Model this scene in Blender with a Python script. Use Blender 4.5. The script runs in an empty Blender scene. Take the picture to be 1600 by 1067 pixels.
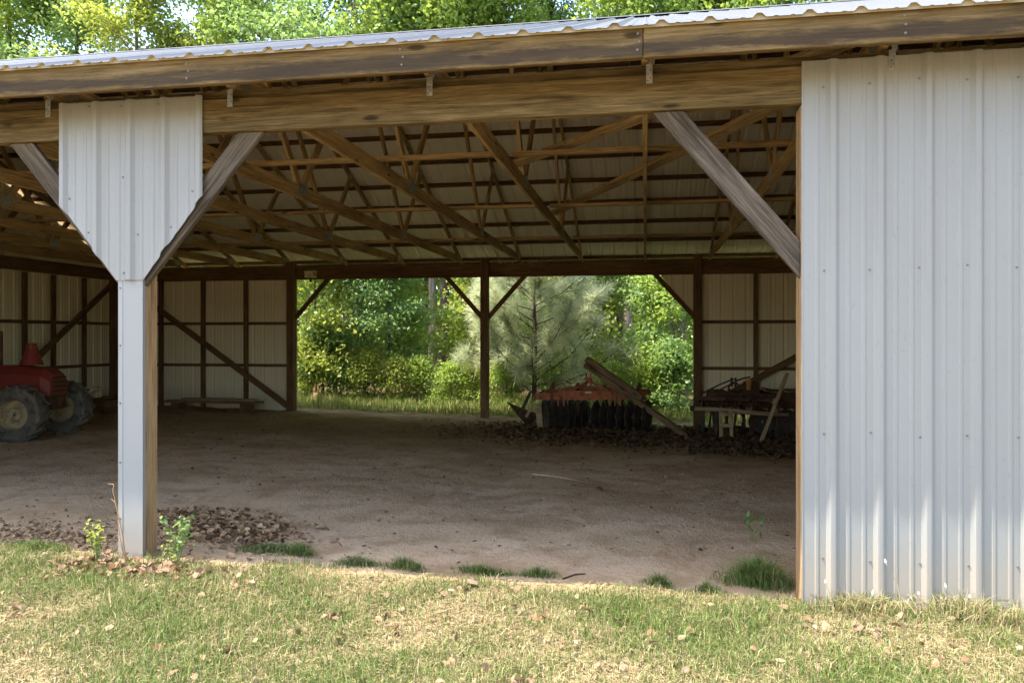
import bpy, bmesh, math, random
import numpy as np
from mathutils import Vector, Matrix

S = bpy.context.scene
COL = S.collection
R = math.radians
rng = np.random.default_rng(7)
random.seed(7)

# ------------------------------------------------------------------ camera, world, sun, exposure
H = 1.36                       # eye height above the ground at the front wall
F = 1200.0                     # focal length in photo pixels (photo is 1600 wide)
TH = math.atan(208.0 / F)      # camera turned left of the barn's depth direction
CT, ST = math.cos(TH), math.sin(TH)
HOR = 527.0                    # photo row of the horizon
cam = bpy.data.cameras.new('camera'); camo = bpy.data.objects.new('camera', cam); COL.objects.link(camo)
cam.sensor_width = 36; cam.lens = 36 * F / 1600; cam.shift_y = -(533.5 - HOR) / 1600
cam.clip_start = 0.05; cam.clip_end = 2000
camo.location = (0, 0, H); camo.rotation_euler = (R(90), 0, TH)
S.camera = camo

SUN_EL = R(63); SUN_AZ = R(72.3)    # azimuth from the wall normal (towards the viewer) to the left
sdir = Vector((-math.sin(SUN_AZ) * math.cos(SUN_EL), -math.cos(SUN_AZ) * math.cos(SUN_EL), math.sin(SUN_EL)))
w = bpy.data.worlds.new('World'); S.world = w; w.use_nodes = True
nt = w.node_tree; sky = nt.nodes.new('ShaderNodeTexSky'); sky.sky_type = 'NISHITA'; sky.sun_disc = False
sky.sun_elevation = SUN_EL; sky.sun_rotation = math.atan2(sdir.x, sdir.y)
sky.air_density = 1.0; sky.dust_density = 2.0; sky.ozone_density = 0.6
nt.links.new(sky.outputs[0], nt.nodes['Background'].inputs[0]); nt.nodes['Background'].inputs[1].default_value = 0.15
sl = bpy.data.lights.new('sun', 'SUN'); sl.energy = 2.7; sl.angle = R(0.53); sl.color = (1, 0.93, 0.80)
so = bpy.data.objects.new('sun', sl); COL.objects.link(so); so.rotation_euler = sdir.to_track_quat('Z', 'Y').to_euler()
so.location = (-10, -10, 30)
S.view_settings.view_transform = 'Standard'; S.view_settings.look = 'None'; S.view_settings.gamma = 1
S.view_settings.exposure = 2.42
S.render.engine = 'CYCLES'; S.cycles.use_denoising = True
S.cycles.use_adaptive_sampling = True; S.cycles.adaptive_threshold = 0.02
S.cycles.max_bounces = 8; S.cycles.diffuse_bounces = 5; S.cycles.transmission_bounces = 4; S.cycles.transparent_max_bounces = 4
S.cycles.caustics_reflective = False; S.cycles.caustics_refractive = False

# ------------------------------------------------------------------ pixel -> place helpers
def ray(px): return math.tan(math.atan((px - 800) / F) - TH)          # X / Y
def at(px, py, Y):
    X = ray(px) * Y; zc = Y * CT - X * ST
    return Vector((X, Y, H + (HOR - py) / F * zc))
def sm(a, b, x):
    t = np.clip((x - a) / (b - a), 0, 1); return t * t * (3 - 2 * t)
def gz(x, y):
    x = np.asarray(x, float); y = np.asarray(y, float)
    f = np.clip(-0.012 * (x + 1), -0.1, 0.1); b = np.clip(-0.235 - 0.019 * (x + 3.1), -0.40, -0.10)
    t = sm(4.0, 15.0, y)
    z = f * (1 - t) + b * t
    z = z - 0.02 * sm(4.0, 4.6, y) * (1 - sm(7, 10, y))
    return z + 0.05 * np.sin(x * 0.25 + 1) * np.sin(y * 0.21) * sm(16, 22, y)
def G(x, y): return float(gz(x, y))

# ------------------------------------------------------------------ object helpers
def tag(o, label=None, cat=None, group=None, kind=None):
    if label: o['label'] = label
    if cat: o['category'] = cat
    if group: o['group'] = group
    if kind: o['kind'] = kind
    return o
def empty(name, loc=(0, 0, 0), rz=0, parent=None):
    o = bpy.data.objects.new(name, None); COL.objects.link(o); o.location = loc; o.rotation_euler = (0, 0, rz)
    o.empty_display_size = 0.1
    if parent: o.parent = parent
    return o
def link(name, me, mat=None, parent=None, loc=None, mw=None):
    o = bpy.data.objects.new(name, me); COL.objects.link(o)
    if mat is not None and len(me.materials) == 0: me.materials.append(mat)
    if parent: o.parent = parent
    if loc is not None: o.location = loc
    if mw is not None: o.matrix_local = mw
    return o
def copy_tree(o, parent=None):
    c = o.copy(); COL.objects.link(c); c.parent = parent
    for ch in list(o.children): copy_tree(ch, c)
    return c
def np_mesh(name, v, f, col=None, smooth=False):
    me = bpy.data.meshes.new(name); v = np.asarray(v, np.float32); f = np.asarray(f, np.int32)
    k = f.shape[1]
    me.vertices.add(len(v)); me.vertices.foreach_set('co', v.ravel())
    me.loops.add(f.size); me.loops.foreach_set('vertex_index', f.ravel())
    me.polygons.add(len(f)); me.polygons.foreach_set('loop_start', np.arange(len(f), dtype=np.int32) * k)
    if smooth: me.polygons.foreach_set('use_smooth', np.ones(len(f), bool))
    me.update(calc_edges=True)
    if col is not None:
        a = me.color_attributes.new('Col', 'FLOAT_COLOR', 'POINT')
        a.data.foreach_set('color', np.concatenate([col, np.ones((len(col), 1))], 1).astype(np.float32).ravel())
    return me
def bm_mesh(name, bm, smooth=False):
    me = bpy.data.meshes.new(name); bm.to_mesh(me); bm.free()
    if smooth:
        for p in me.polygons: p.use_smooth = True
    return me
_box = {}
def box_mesh(l, t, wd, bev=0.004, mat=None):
    """box along +X from 0 to l; thickness on Y, width on Z, centred, chamfered edges"""
    key = (round(l, 3), round(t, 3), round(wd, 3), bev, mat.name if mat else '')
    if key in _box: return _box[key]
    bm = bmesh.new(); bmesh.ops.create_cube(bm, size=1)
    for v in bm.verts: v.co = Vector(((v.co.x + .5) * l, v.co.y * t, v.co.z * wd))
    if bev: bmesh.ops.bevel(bm, geom=bm.edges[:], offset=min(bev, t * .3, wd * .3), segments=1, affect='EDGES')
    me = bm_mesh('board', bm)
    if mat: me.materials.append(mat)
    _box[key] = me
    return me
def frame(p0, p1, up):
    p0 = Vector(p0); p1 = Vector(p1); d = (p1 - p0); L = d.length; d.normalize()
    up = Vector(up); y = up.cross(d)
    if y.length < 1e-5: y = Vector((0, 1, 0)).cross(d)
    y.normalize(); z = d.cross(y)
    m = Matrix((d, y, z)).transposed().to_4x4(); m.translation = p0
    return m, L
def board(name, p0, p1, wd, t, mat, parent=None, up=(0, 0, 1), bev=0.004):
    """wd = size along `up`, t = size across it"""
    m, L = frame(p0, p1, up)
    return link(name, box_mesh(L, t, wd, bev, mat), None, parent, mw=m)
class MB:
    """collects pieces that make ONE part"""
    def __init__(s): s.v = []; s.f = []
    def add(s, v, f):
        o = len(s.v); s.v += [tuple(a) for a in v]; s.f += [tuple(i + o for i in q) for q in f]; return s
    def box(s, p0, p1, wd, t, up=(0, 0, 1)):
        m, L = frame(p0, p1, up)
        c = [m @ Vector((x, y, z)) for x in (0, L) for y in (-t / 2, t / 2) for z in (-wd / 2, wd / 2)]
        return s.add(c, [(0, 1, 3, 2), (4, 6, 7, 5), (0, 4, 5, 1), (2, 3, 7, 6), (0, 2, 6, 4), (1, 5, 7, 3)])
    def tube(s, pts, rad, n=8, cap=True):
        pts = [Vector(p) for p in pts]
        if not hasattr(rad, '__len__'): rad = [rad] * len(pts)
        vs = []; fs = []; ref = None
        for i, p in enumerate(pts):
            d = (pts[min(i + 1, len(pts) - 1)] - pts[max(i - 1, 0)]).normalized()
            if ref is None: ref = d.orthogonal().normalized()
            a = (ref - d * ref.dot(d)).normalized(); ref = a; b = d.cross(a)
            for k in range(n):
                q = 2 * math.pi * k / n; vs.append(p + (a * math.cos(q) + b * math.sin(q)) * rad[i])
        for i in range(len(pts) - 1):
            for k in range(n):
                fs.append((i * n + k, i * n + (k + 1) % n, (i + 1) * n + (k + 1) % n, (i + 1) * n + k))
        if cap: fs += [tuple(range(n))[::-1], tuple(range((len(pts) - 1) * n, len(pts) * n))]
        return s.add(vs, fs)
    def lathe(s, prof, n=24, axis='Y', c=(0, 0, 0), wob=None):
        vs = []; fs = []; c = Vector(c)
        for (r, h) in prof:
            for k in range(n):
                q = 2 * math.pi * k / n; rr = r * (wob(q, r) if wob else 1)
                a, b = rr * math.cos(q), rr * math.sin(q)
                vs.append(c + (Vector((a, h, b)) if axis == 'Y' else Vector((h, a, b)) if axis == 'X' else Vector((a, b, h))))
        for i in range(len(prof) - 1):
            for k in range(n): fs.append((i * n + k, i * n + (k + 1) % n, (i + 1) * n + (k + 1) % n, (i + 1) * n + k))
        return s.add(vs, fs)
    def build(s, name, mat, parent=None, loc=None, smooth=False, mw=None):
        me = bpy.data.meshes.new(name); me.from_pydata(s.v, [], s.f); me.validate()
        bm = bmesh.new(); bm.from_mesh(me); bmesh.ops.recalc_face_normals(bm, faces=bm.faces[:]); bm.to_mesh(me); bm.free()
        if smooth:
            for p in me.polygons: p.use_smooth = True
        return link(name, me, mat, parent, loc, mw)

# ------------------------------------------------------------------ materials
class NT:
    def __init__(s, name):
        s.m = bpy.data.materials.new(name); s.m.use_nodes = True; s.t = s.m.node_tree
        s.b = s.t.nodes['Principled BSDF']; s.out = s.t.nodes['Material Output']
    def n(s, typ, **kw):
        o = s.t.nodes.new('ShaderNode' + typ)
        for k, v in kw.items():
            if k in o.inputs: s.set(o.inputs[k], v)
            else: setattr(o, k, v)
        return o
    def set(s, inp, v):
        if hasattr(v, 'is_output'): s.t.links.new(v, inp)
        else: inp.default_value = v
    def coords(s, scale=(1, 1, 1), rnd=True):
        tc = s.n('TexCoord'); mp = s.n('Mapping'); s.set(mp.inputs['Vector'], tc.outputs['Object']); mp.inputs['Scale'].default_value = scale
        if rnd:
            oi = s.n('ObjectInfo'); mu = s.n('Math', operation='MULTIPLY'); s.set(mu.inputs[0], oi.outputs['Random']); mu.inputs[1].default_value = 37.0
            cb = s.n('CombineXYZ'); [s.set(cb.inputs[i], mu.outputs[0]) for i in range(3)]
            s.set(mp.inputs['Location'], cb.outputs[0])
        return mp.outputs[0]
    def noise(s, vec, scale, detail=4, rough=.55, dist=0):
        o = s.n('TexNoise'); s.set(o.inputs['Vector'], vec); o.inputs['Scale'].default_value = scale
        o.inputs['Detail'].default_value = detail; o.inputs['Roughness'].default_value = rough; o.inputs['Distortion'].default_value = dist
        return o.outputs['Fac']
    def ramp(s, fac, stops):
        o = s.n('ValToRGB'); s.set(o.inputs[0], fac); e = o.color_ramp.elements
        while len(e) < len(stops): e.new(.5)
        for i, (p, c) in enumerate(stops): e[i].position = p; e[i].color = (*c, 1) if len(c) == 3 else c
        return o.outputs[0]
    def mr(s, v, a, b, c=0., d=1., smooth=True):
        o = s.n('MapRange'); o.interpolation_type = 'SMOOTHSTEP' if smooth else 'LINEAR'
        s.set(o.inputs[0], v); 
        for i, q in enumerate((a, b, c, d)): o.inputs[i + 1].default_value = q
        return o.outputs[0]
    def mix(s, f, a, b, mode='MIX'):
        o = s.n('Mix'); o.data_type = 'RGBA'; o.blend_type = mode
        s.set(o.inputs[0], f)
        for i, c in ((6, a), (7, b)): s.set(o.inputs[i], c if hasattr(c, 'is_output') else (*c, 1))
        return o.outputs[2]
    def math(s, op, a, b=0.):
        o = s.n('Math', operation=op); s.set(o.inputs[0], a); s.set(o.inputs[1], b); return o.outputs[0]
    def bump(s, h, strength=.3, dist=.01):
        o = s.n('Bump'); s.set(o.inputs['Height'], h); o.inputs['Strength'].default_value = strength; o.inputs['Distance'].default_value = dist
        s.set(s.b.inputs['Normal'], o.outputs[0]); return o.outputs[0]
    def fin(s, col, rough=.7, spec=.3, metal=0.):
        s.set(s.b.inputs['Base Color'], col if hasattr(col, 'is_output') else (*col, 1))
        s.set(s.b.inputs['Roughness'], rough); s.b.inputs['Specular IOR Level'].default_value = spec; s.b.inputs['Metallic'].default_value = metal
        return s.m

def wood(name, dark, mid, light, knots=True, mould=None, rough=.8):
    n = NT(name)
    g = n.noise(n.coords((2.2, 46, 46)), 1.0, 8, .68, .5)
    fine = n.noise(n.coords((7, 150, 150)), 1.0, 5, .7)
    blo = n.noise(n.coords((1.3, 6, 6)), 1.0, 4)
    t = n.math('ADD', n.math('MULTIPLY', g, .55), n.math('ADD', n.math('MULTIPLY', blo, .30), n.math('MULTIPLY', fine, .28)))
    c = n.ramp(t, [(.44, dark), (.56, mid), (.70, light)])
    c = n.mix(n.math('MULTIPLY', n.mr(n.noise(n.coords((4, 60, 60)), 1.0, 6, .7), .56, .68), .6), c, tuple(q * .6 for q in dark))
    if knots:
        vo = n.n('TexVoronoi'); n.set(vo.inputs['Vector'], n.coords((2.6, 8, 8))); vo.inputs['Scale'].default_value = 1.0
        wob = n.math('ADD', vo.outputs['Distance'], n.math('MULTIPLY', n.math('SUBTRACT', g, .5), .16))
        k = n.mr(wob, .07, .17, 1, 0)
        c = n.mix(n.math('MULTIPLY', k, .85), c, tuple(q * .4 for q in dark))
    if mould:                                        # dark weather stain along the lower edge of the board
        tc = n.n('TexCoord'); sp = n.n('SeparateXYZ'); n.set(sp.inputs[0], tc.outputs['Object'])
        zz = n.math('ADD', sp.outputs['Z'], n.math('MULTIPLY', n.math('SUBTRACT', n.noise(n.coords((3.2, 16, 16)), 1.0, 8, .72), .5), .16))
        a = n.mr(zz, mould[0], mould[1], 1, 0); b = n.mr(zz, mould[2], mould[3], 0, 1)
        c = n.mix(n.math('MULTIPLY', n.math('MULTIPLY', a, b), .8), c, (.030, .021, .014))
    n.bump(n.math('ADD', g, n.math('MULTIPLY', fine, .6)), .5, .006)
    return n.fin(c, rough, .2)

M = {}
M['header'] = wood('header_wood', (.042, .028, .011), (.118, .082, .034), (.235, .170, .080))
M['fascia'] = wood('fascia_wood', (.055, .034, .012), (.125, .080, .030), (.215, .150, .065), mould=(-.02, .03, -.078, -.045))
M['truss'] = wood('truss_wood', (.15, .092, .038), (.36, .24, .108), (.56, .40, .20), knots=True)
M['brace'] = wood('weathered_brace_wood', (.034, .025, .017), (.085, .066, .047), (.175, .140, .105))
M['post'] = wood('post_wood', (.17, .10, .046), (.36, .225, .11), (.52, .35, .19), knots=False)
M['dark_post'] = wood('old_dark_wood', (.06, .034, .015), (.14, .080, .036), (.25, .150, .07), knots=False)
M['purlin'] = wood('purlin_wood', (.05, .028, .014), (.12, .068, .034), (.22, .13, .066), knots=False)
M['old_timber'] = wood('old_timber', (.06, .035, .018), (.17, .105, .055), (.33, .22, .12))
M['pale_wood'] = wood('pale_wood', (.16, .11, .06), (.32, .23, .13), (.46, .35, .21), knots=False)

def sheet_mat(name, base, dirt, top=False):
    n = NT(name)
    tc = n.n('TexCoord'); geo = n.n('NewGeometry'); sp = n.n('SeparateXYZ'); n.set(sp.inputs[0], geo.outputs['Position'])
    big = n.noise(n.coords((1.2, 1.2, .5)), 1.0, 3)
    st = n.noise(n.coords((26, 26, .6)), 1.0, 4)
    fine = n.noise(n.coords((60, 60, 30)), 1.0, 3)
    c = n.mix(n.math('MULTIPLY', n.mr(big, .35, .75), .20), base, dirt)
    c = n.mix(n.math('MULTIPLY', n.mr(st, .5, .8), .07), c, dirt)
    c = n.mix(n.math('MULTIPLY', n.mr(fine, .62, .75), .25), c, tuple(q * .75 for q in dirt))
    if not top:                                     # clay splashed on the foot of the wall
        z = n.math('ADD', sp.outputs['Z'], n.math('MULTIPLY', n.math('SUBTRACT', st, .5), .35))
        c = n.mix(n.math('MULTIPLY', n.mr(z, .05, .42, 1, 0), .38), c, (.36, .26, .16))
    n.bump(n.noise(n.coords((1.5, 1.5, 1.2)), 1.0, 2), .10, .02)
    return n.fin(c, n.mr(big, .3, .7, .38, .55), .45)
M['sheet'] = sheet_mat('white_painted_steel', (.258, .258, .245), (.195, .187, .15))
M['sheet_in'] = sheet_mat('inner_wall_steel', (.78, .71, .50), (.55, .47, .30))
M['roof'] = sheet_mat('pale_roof_steel', (.80, .745, .63), (.60, .53, .41), True)
M['roof_top'] = sheet_mat('grey_roof_steel', (.115, .117, .125), (.085, .085, .085), True); M['roof_top'].node_tree.nodes['Principled BSDF'].inputs['Specular IOR Level'].default_value = .15
M['trim'] = sheet_mat('white_trim_steel', (.275, .275, .268), (.22, .21, .185))
n = NT('galvanised_steel'); c = n.ramp(n.noise(n.coords((30, 30, 30)), 1.0, 3), [(.3, (.25, .26, .26)), (.7, (.48, .49, .48))]); M['galv'] = n.fin(c, .45, .5, .6)
n = NT('bright_rib_fill'); M['rib_fill'] = n.fin((.38, .34, .24), .9, .1)  # pale tone imitating the brightness seen inside the roof ribs
n = NT('dark_hole'); M['hole'] = n.fin((.03, .025, .02), .8)
n = NT('screw_zinc'); M['screw'] = n.fin((.17, .165, .15), .55, .4, .2)
def paint(name, a, b, rust, rough=.7, amt=(.45, .65), sc=9):
    n = NT(name); x = n.noise(n.coords((sc, sc, sc)), 1.0, 6, .65); y = n.noise(n.coords((3, 3, 3)), 1.0, 3)
    c = n.mix(n.mr(y, .3, .7), a, b); c = n.mix(n.mr(x, *amt), c, rust); n.bump(x, .4, .004); return n.fin(c, rough, .3)
M['orange'] = paint('faded_orange_paint', (.42, .125, .045), (.31, .095, .035), (.16, .065, .03))
M['rust'] = paint('dark_rusty_steel', (.075, .035, .02), (.045, .024, .016), (.13, .055, .025))
M['steel'] = paint('grimy_steel', (.06, .05, .042), (.035, .03, .026), (.10, .055, .03))
M['red'] = paint('dull_red_paint', (.20, .028, .016), (.15, .026, .016), (.09, .035, .02), .5, (.55, .75))
M['tyre'] = paint('dusty_rubber', (.10, .085, .062), (.16, .135, .095), (.05, .045, .04), .9)
M['tan'] = paint('dusty_tan_paint', (.40, .31, .16), (.33, .25, .13), (.2, .13, .07))
M['yellow'] = paint('faded_yellow_orange_paint', (.50, .22, .05), (.38, .17, .05), (.2, .1, .04))
M['cream'] = paint('cream_card', (.88, .80, .56), (.80, .70, .46), (.36, .28, .15))
n = NT('black_plastic'); M['black'] = n.fin((.02, .018, .016), .6)
n = NT('white_plate'); M['plate'] = n.fin((.6, .52, .36), .5)

def leaf_mat(name, a, b, trans, rough=.5, spec=.35):
    n = NT(name); at_ = n.n('VertexColor'); at_.layer_name = 'Col'
    sp = n.n('SeparateColor'); n.set(sp.inputs[0], at_.outputs[0])
    oi = n.n('ObjectInfo')
    v = n.math('ADD', sp.outputs[0], n.math('MULTIPLY', n.math('SUBTRACT', oi.outputs['Random'], .5), .35))
    c = n.mix(n.mr(v, 0., 1., 0, 1, False), a, b)
    n.fin(c, rough, spec)
    tr = n.n('BsdfTranslucent'); n.set(tr.inputs[0], n.mix(.5, c, tuple(trans)))
    ms = n.n('MixShader'); ms.inputs[0].default_value = .48
    n.t.links.new(n.b.outputs[0], ms.inputs[1]); n.t.links.new(tr.outputs[0], ms.inputs[2]); n.t.links.new(ms.outputs[0], n.out.inputs[0])
    return n.m
M['leaf'] = leaf_mat('broadleaf', (.13, .215, .04), (.29, .39, .09), (.50, .64, .09))
M['leaf_y'] = leaf_mat('sunny_yellow_green_leaf', (.22, .28, .055), (.42, .46, .11), (.55, .62, .09))
M['leaf_d'] = leaf_mat('bluish_green_leaf', (.11, .21, .065), (.23, .35, .125), (.42, .56, .12))
M['needle'] = leaf_mat('pine_needle', (.40, .45, .28), (.66, .69, .47), (.62, .66, .38))
M['candle'] = leaf_mat('pine_candle', (.36, .30, .14), (.46, .38, .18), (.4, .35, .15))
def vcol(name, rough=.8, trans=.0):
    n = NT(name); a = n.n('VertexColor'); a.layer_name = 'Col'; n.fin(a.outputs[0], rough, .2)
    if trans:
        tr = n.n('BsdfTranslucent'); n.set(tr.inputs[0], a.outputs[0]); ms = n.n('MixShader'); ms.inputs[0].default_value = trans
        n.t.links.new(n.b.outputs[0], ms.inputs[1]); n.t.links.new(tr.outputs[0], ms.inputs[2]); n.t.links.new(ms.outputs[0], n.out.inputs[0])
    return n.m
M['grass'] = vcol('grass_blade', .6, .3)
M['litter'] = vcol('dead_leaf', .75, .12)
n = NT('bark'); g = n.noise(n.coords((14, 14, 2.2)), 1.0, 6, .65); c = n.ramp(g, [(.3, (.035, .026, .02)), (.55, (.12, .095, .075)), (.75, (.23, .195, .16))]); n.bump(g, .8, .03); M['bark'] = n.fin(c, .9, .1)
n = NT('pale_bark'); g = n.noise(n.coords((14, 14, 2.2)), 1.0, 6, .65); c = n.ramp(g, [(.3, (.10, .08, .065)), (.55, (.24, .20, .16)), (.75, (.38, .33, .27))]); n.bump(g, .8, .03); M['bark_p'] = n.fin(c, .9, .1)

# ground: lawn soil in front, clay dust under the roof, leaf mould in the woods
n = NT('earth')
geo = n.n('NewGeometry'); sp = n.n('SeparateXYZ'); P = geo.outputs['Position']; n.set(sp.inputs[0], P)
def gn(scale, d=5, r=.6, dist=0.): return n.noise(P, scale, d, r, dist)
n1, n2, n3, n4 = gn(.8), gn(3.1), gn(22, 6, .7), gn(90, 4, .7)
clay = n.ramp(n1, [(.3, (.49, .34, .20)), (.5, (.62, .44, .275)), (.72, (.70, .53, .36))])
clay = n.mix(n.math('MULTIPLY', n.mr(gn(.9, 6, .65, .8), .50, .66), .6), clay, (.36, .22, .115))
clay = n.mix(n.math('MULTIPLY', n.mr(n2, .48, .62), .6), clay, (.41, .275, .15))
clay = n.mix(n.math('MULTIPLY', n.mr(n3, .52, .72), .55), clay, (.34, .225, .13))
clay = n.mix(n.math('MULTIPLY', n.mr(n4, .60, .75), .6), clay, (.26, .175, .105))
clay = n.mix(n.math('MULTIPLY', n.mr(n4, .70, .80), .5), clay, (.55, .47, .38))
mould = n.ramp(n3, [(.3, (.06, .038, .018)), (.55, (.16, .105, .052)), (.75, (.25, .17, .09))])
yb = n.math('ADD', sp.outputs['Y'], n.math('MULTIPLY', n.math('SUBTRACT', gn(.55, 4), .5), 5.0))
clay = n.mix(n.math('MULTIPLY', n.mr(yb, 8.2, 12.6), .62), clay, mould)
soil = n.ramp(gn(9, 6, .7), [(.3, (.20, .135, .075)), (.5, (.31, .23, .125)), (.7, (.42, .33, .19))])
yl = n.math('ADD', sp.outputs['Y'], n.math('MULTIPLY', n.math('SUBTRACT', gn(3.5, 5), .5), .5))
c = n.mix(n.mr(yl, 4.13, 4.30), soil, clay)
wf = n.ramp(gn(5, 6, .7), [(.3, (.05, .045, .02)), (.5, (.16, .15, .06)), (.7, (.30, .27, .12))])
yw = n.math('ADD', sp.outputs['Y'], n.math('MULTIPLY', n.math('SUBTRACT', gn(2.0, 4), .5), .8))
c = n.mix(n.mr(yw, 14.9, 15.3), c, wf)
c = n.mix(n.mr(yw, 18.5, 21), c, mould)
hh = n.math('ADD', n.math('MULTIPLY', n3, .7), n.math('MULTIPLY', n4, .35))
n.bump(hh, 1.0, .045)
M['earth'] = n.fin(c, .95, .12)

# ------------------------------------------------------------------ ground (one sheet to the horizon)
def axis(a, b, step, far, grow=1.35):
    mid = list(np.arange(a, b + 1e-6, step)); lo = []; hi = []; s = step; p = a
    while p > -far: s *= grow; p -= s; lo.append(p)
    s = step; p = mid[-1]
    while p < far: s *= grow; p += s; hi.append(p)
    return np.array(lo[::-1] + mid + hi)
gx = axis(-12, 7, .07, 900); gy = axis(1.0, 19, .07, 900)
XX, YY = np.meshgrid(gx, gy)
def rough(x, y):
    r = 0
    for i, (f, a) in enumerate(((2.1, .011), (4.7, .007), (9.7, .005), (19, .004), (33, .003))):
        q = rng.uniform(0, 6, 6)
        r = r + a * np.sin(f * x + q[0] + 1.3 * np.sin(f * .6 * y + q[1])) * np.sin(f * y * .9 + q[2] + 1.1 * np.sin(f * .7 * x + q[3]))
    return r
near = (np.abs(XX) < 30) & (np.abs(YY) < 40)
RG = rough(XX, YY)
ZZ = gz(XX, YY) + np.where(near, RG, 0)
# a rutted, trampled patch near the right-hand wall
d = np.hypot((XX - .25) / .35, (YY - 5.2) / .8); ZZ += np.where(d < 1.5, .02 * np.exp(-d * d * 1.5) * np.sin(XX * 37 + 3 * np.sin(YY * 11)) * np.sin(YY * 29), 0)
d = np.hypot((XX + 1.1) / 1.6, (YY - 13.4) / .9); ZZ += .07 * np.exp(-d * d)
nx, ny = len(gx), len(gy); idx = np.arange(nx * ny).reshape(ny, nx)
f = np.stack([idx[:-1, :-1], idx[:-1, 1:], idx[1:, 1:], idx[1:, :-1]], -1).reshape(-1, 4)
tag(link('ground', np_mesh('ground', np.stack([XX, YY, ZZ], -1).reshape(-1, 3), f, smooth=True), M['earth']), kind='structure')
def GZ(x, y):
    """height of the built sheet, bilinear"""
    x = np.asarray(x, float); y = np.asarray(y, float)
    i = np.clip(np.searchsorted(gx, x) - 1, 0, nx - 2); j = np.clip(np.searchsorted(gy, y) - 1, 0, ny - 2)
    a = (x - gx[i]) / (gx[i + 1] - gx[i]); b = (y - gy[j]) / (gy[j + 1] - gy[j])
    return (ZZ[j, i] * (1 - a) + ZZ[j, i + 1] * a) * (1 - b) + (ZZ[j + 1, i] * (1 - a) + ZZ[j + 1, i + 1] * a) * b

# ------------------------------------------------------------------ the barn
YF, YB = 4.19, 14.93          # outer face of the front / rear header
XL, XR = -11.36, 5.10
YM = (YF + YB) / 2
PITCH = 0.4167
HB = 2.575                    # underside of the headers
BC0 = 2.846                   # underside of the truss bottom chords
barn = empty('pole_barn', (XL + 8, YF, 0)); BO = Vector((XL + 8, YF, 0))
tag(barn, 'open-fronted pole barn of brown timber and white ribbed steel sheets', 'barn')
def B(name, p0, p1, wd, t, mat, up=(0, 0, 1), parent=None, bev=.004):
    return board(name, Vector(p0) - BO, Vector(p1) - BO, wd, t, M[mat], parent or barn, up, bev)

RIB = .2286
def prof(x0, x1, phase, hmaj=.019):
    """depth profile points of ribbed sheet between x0 and x1"""
    pts = []
    k0 = math.floor((x0 - phase) / RIB) - 1; k1 = math.ceil((x1 - phase) / RIB) + 1
    for k in range(k0, k1):
        c = phase + k * RIB
        for dx, dd in ((-.033, 0), (-.021, .010), (-.013, hmaj - .001), (-.006, hmaj), (.006, hmaj), (.013, hmaj - .001), (.021, .010), (.033, 0)): pts.append((c + dx, dd))
        for m_ in (.0762, .1524):
            for dx, dd in ((-.013, 0), (-.006, .0034), (.006, .0034), (.013, 0)): pts.append((c + m_ + dx, dd))
    pts.sort(); xs = [p[0] for p in pts]; ds = [p[1] for p in pts]
    q = sorted([x for x in xs if x0 + 1e-4 < x < x1 - 1e-4] + [x0, x1])
    return [(x, float(np.interp(x, xs, ds))) for x in q]
def sheet(name, x0, x1, phase, lo, hi, org, ax, out, mat, parent, extra=(), off=0.):
    """ribbed sheet: ax = direction across the ribs, out = outward side; lo/hi give the z range at x"""
    pr = prof(x0, x1, phase)
    xs = sorted(set([p[0] for p in pr] + [e for e in extra if x0 < e < x1])); px, pd = [p[0] for p in pr], [p[1] for p in pr]
    v = []; f = []
    o = Vector(org); ax = Vector(ax); out = Vector(out)
    for x in xs:
        dd = float(np.interp(x, px, pd)) + off
        for z in (lo(x), hi(x)): v.append(o + ax * x + out * dd + Vector((0, 0, z)) - BO)
    for i in range(len(xs) - 1): f.append((2 * i, 2 * i + 2, 2 * i + 3, 2 * i + 1))
    me = bpy.data.meshes.new(name); me.from_pydata(v, [], f)
    return link(name, me, M[mat], parent)
def wall_sheets(x0, x1, phase, lo, hi, org, ax, out, mat, extra=(), first=None):
    """a run of 3 ft sheets, each lapping the next over a rib"""
    x = x0; k = 0
    nxt = phase + math.ceil((x0 + .3 - phase) / RIB) * RIB if first is None else first
    while x < x1 - .02:
        e = min(nxt + .036, x1)
        sheet('wall_sheet', x, e, phase, lo, hi, org, ax, out, mat, barn, extra, .0012 * (k % 2))
        x = nxt - .036; nxt += 4 * RIB; k += 1
def screw_set(pts, out, parent=barn):
    mb = MB(); out = Vector(out)
    for p in pts:
        p = Vector(p) - BO
        mb.tube([p, p + out * .002], .0062, 8); mb.tube([p + out * .002, p + out * .006], [.0042, .0036], 6)
    return tag(mb.build('screw_fastening', M['screw'], parent), kind='stuff')

# --- posts
FP = [-11.20, -7.13, -3.0775, .876, 4.95]
for i, x in enumerate(FP):
    if i == 2: x = -3.072
    zb = G(x, YF) - .4
    board('post', Vector((x, 4.276, zb)) - BO, Vector((x, 4.276, HB - .002)) - BO, .15, .14, M['post'], barn, up=(1, 0, 0), bev=.006)
RP = [-11.28, -7.20, -3.12, .976, 5.02]
for x in RP:
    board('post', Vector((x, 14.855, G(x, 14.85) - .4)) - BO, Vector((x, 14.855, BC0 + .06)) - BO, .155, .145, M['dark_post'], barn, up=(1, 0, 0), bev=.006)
# end-wall posts
for x in (-11.28, 5.02):
    for y in (7.2, 10.2 if x > 0 else 9.9):
        board('post', Vector((x, y, G(x, y) - .3)) - BO, Vector((x, y, HB - .002)) - BO, .14, .14, M['dark_post'], barn, up=(0, 1, 0))
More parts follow.
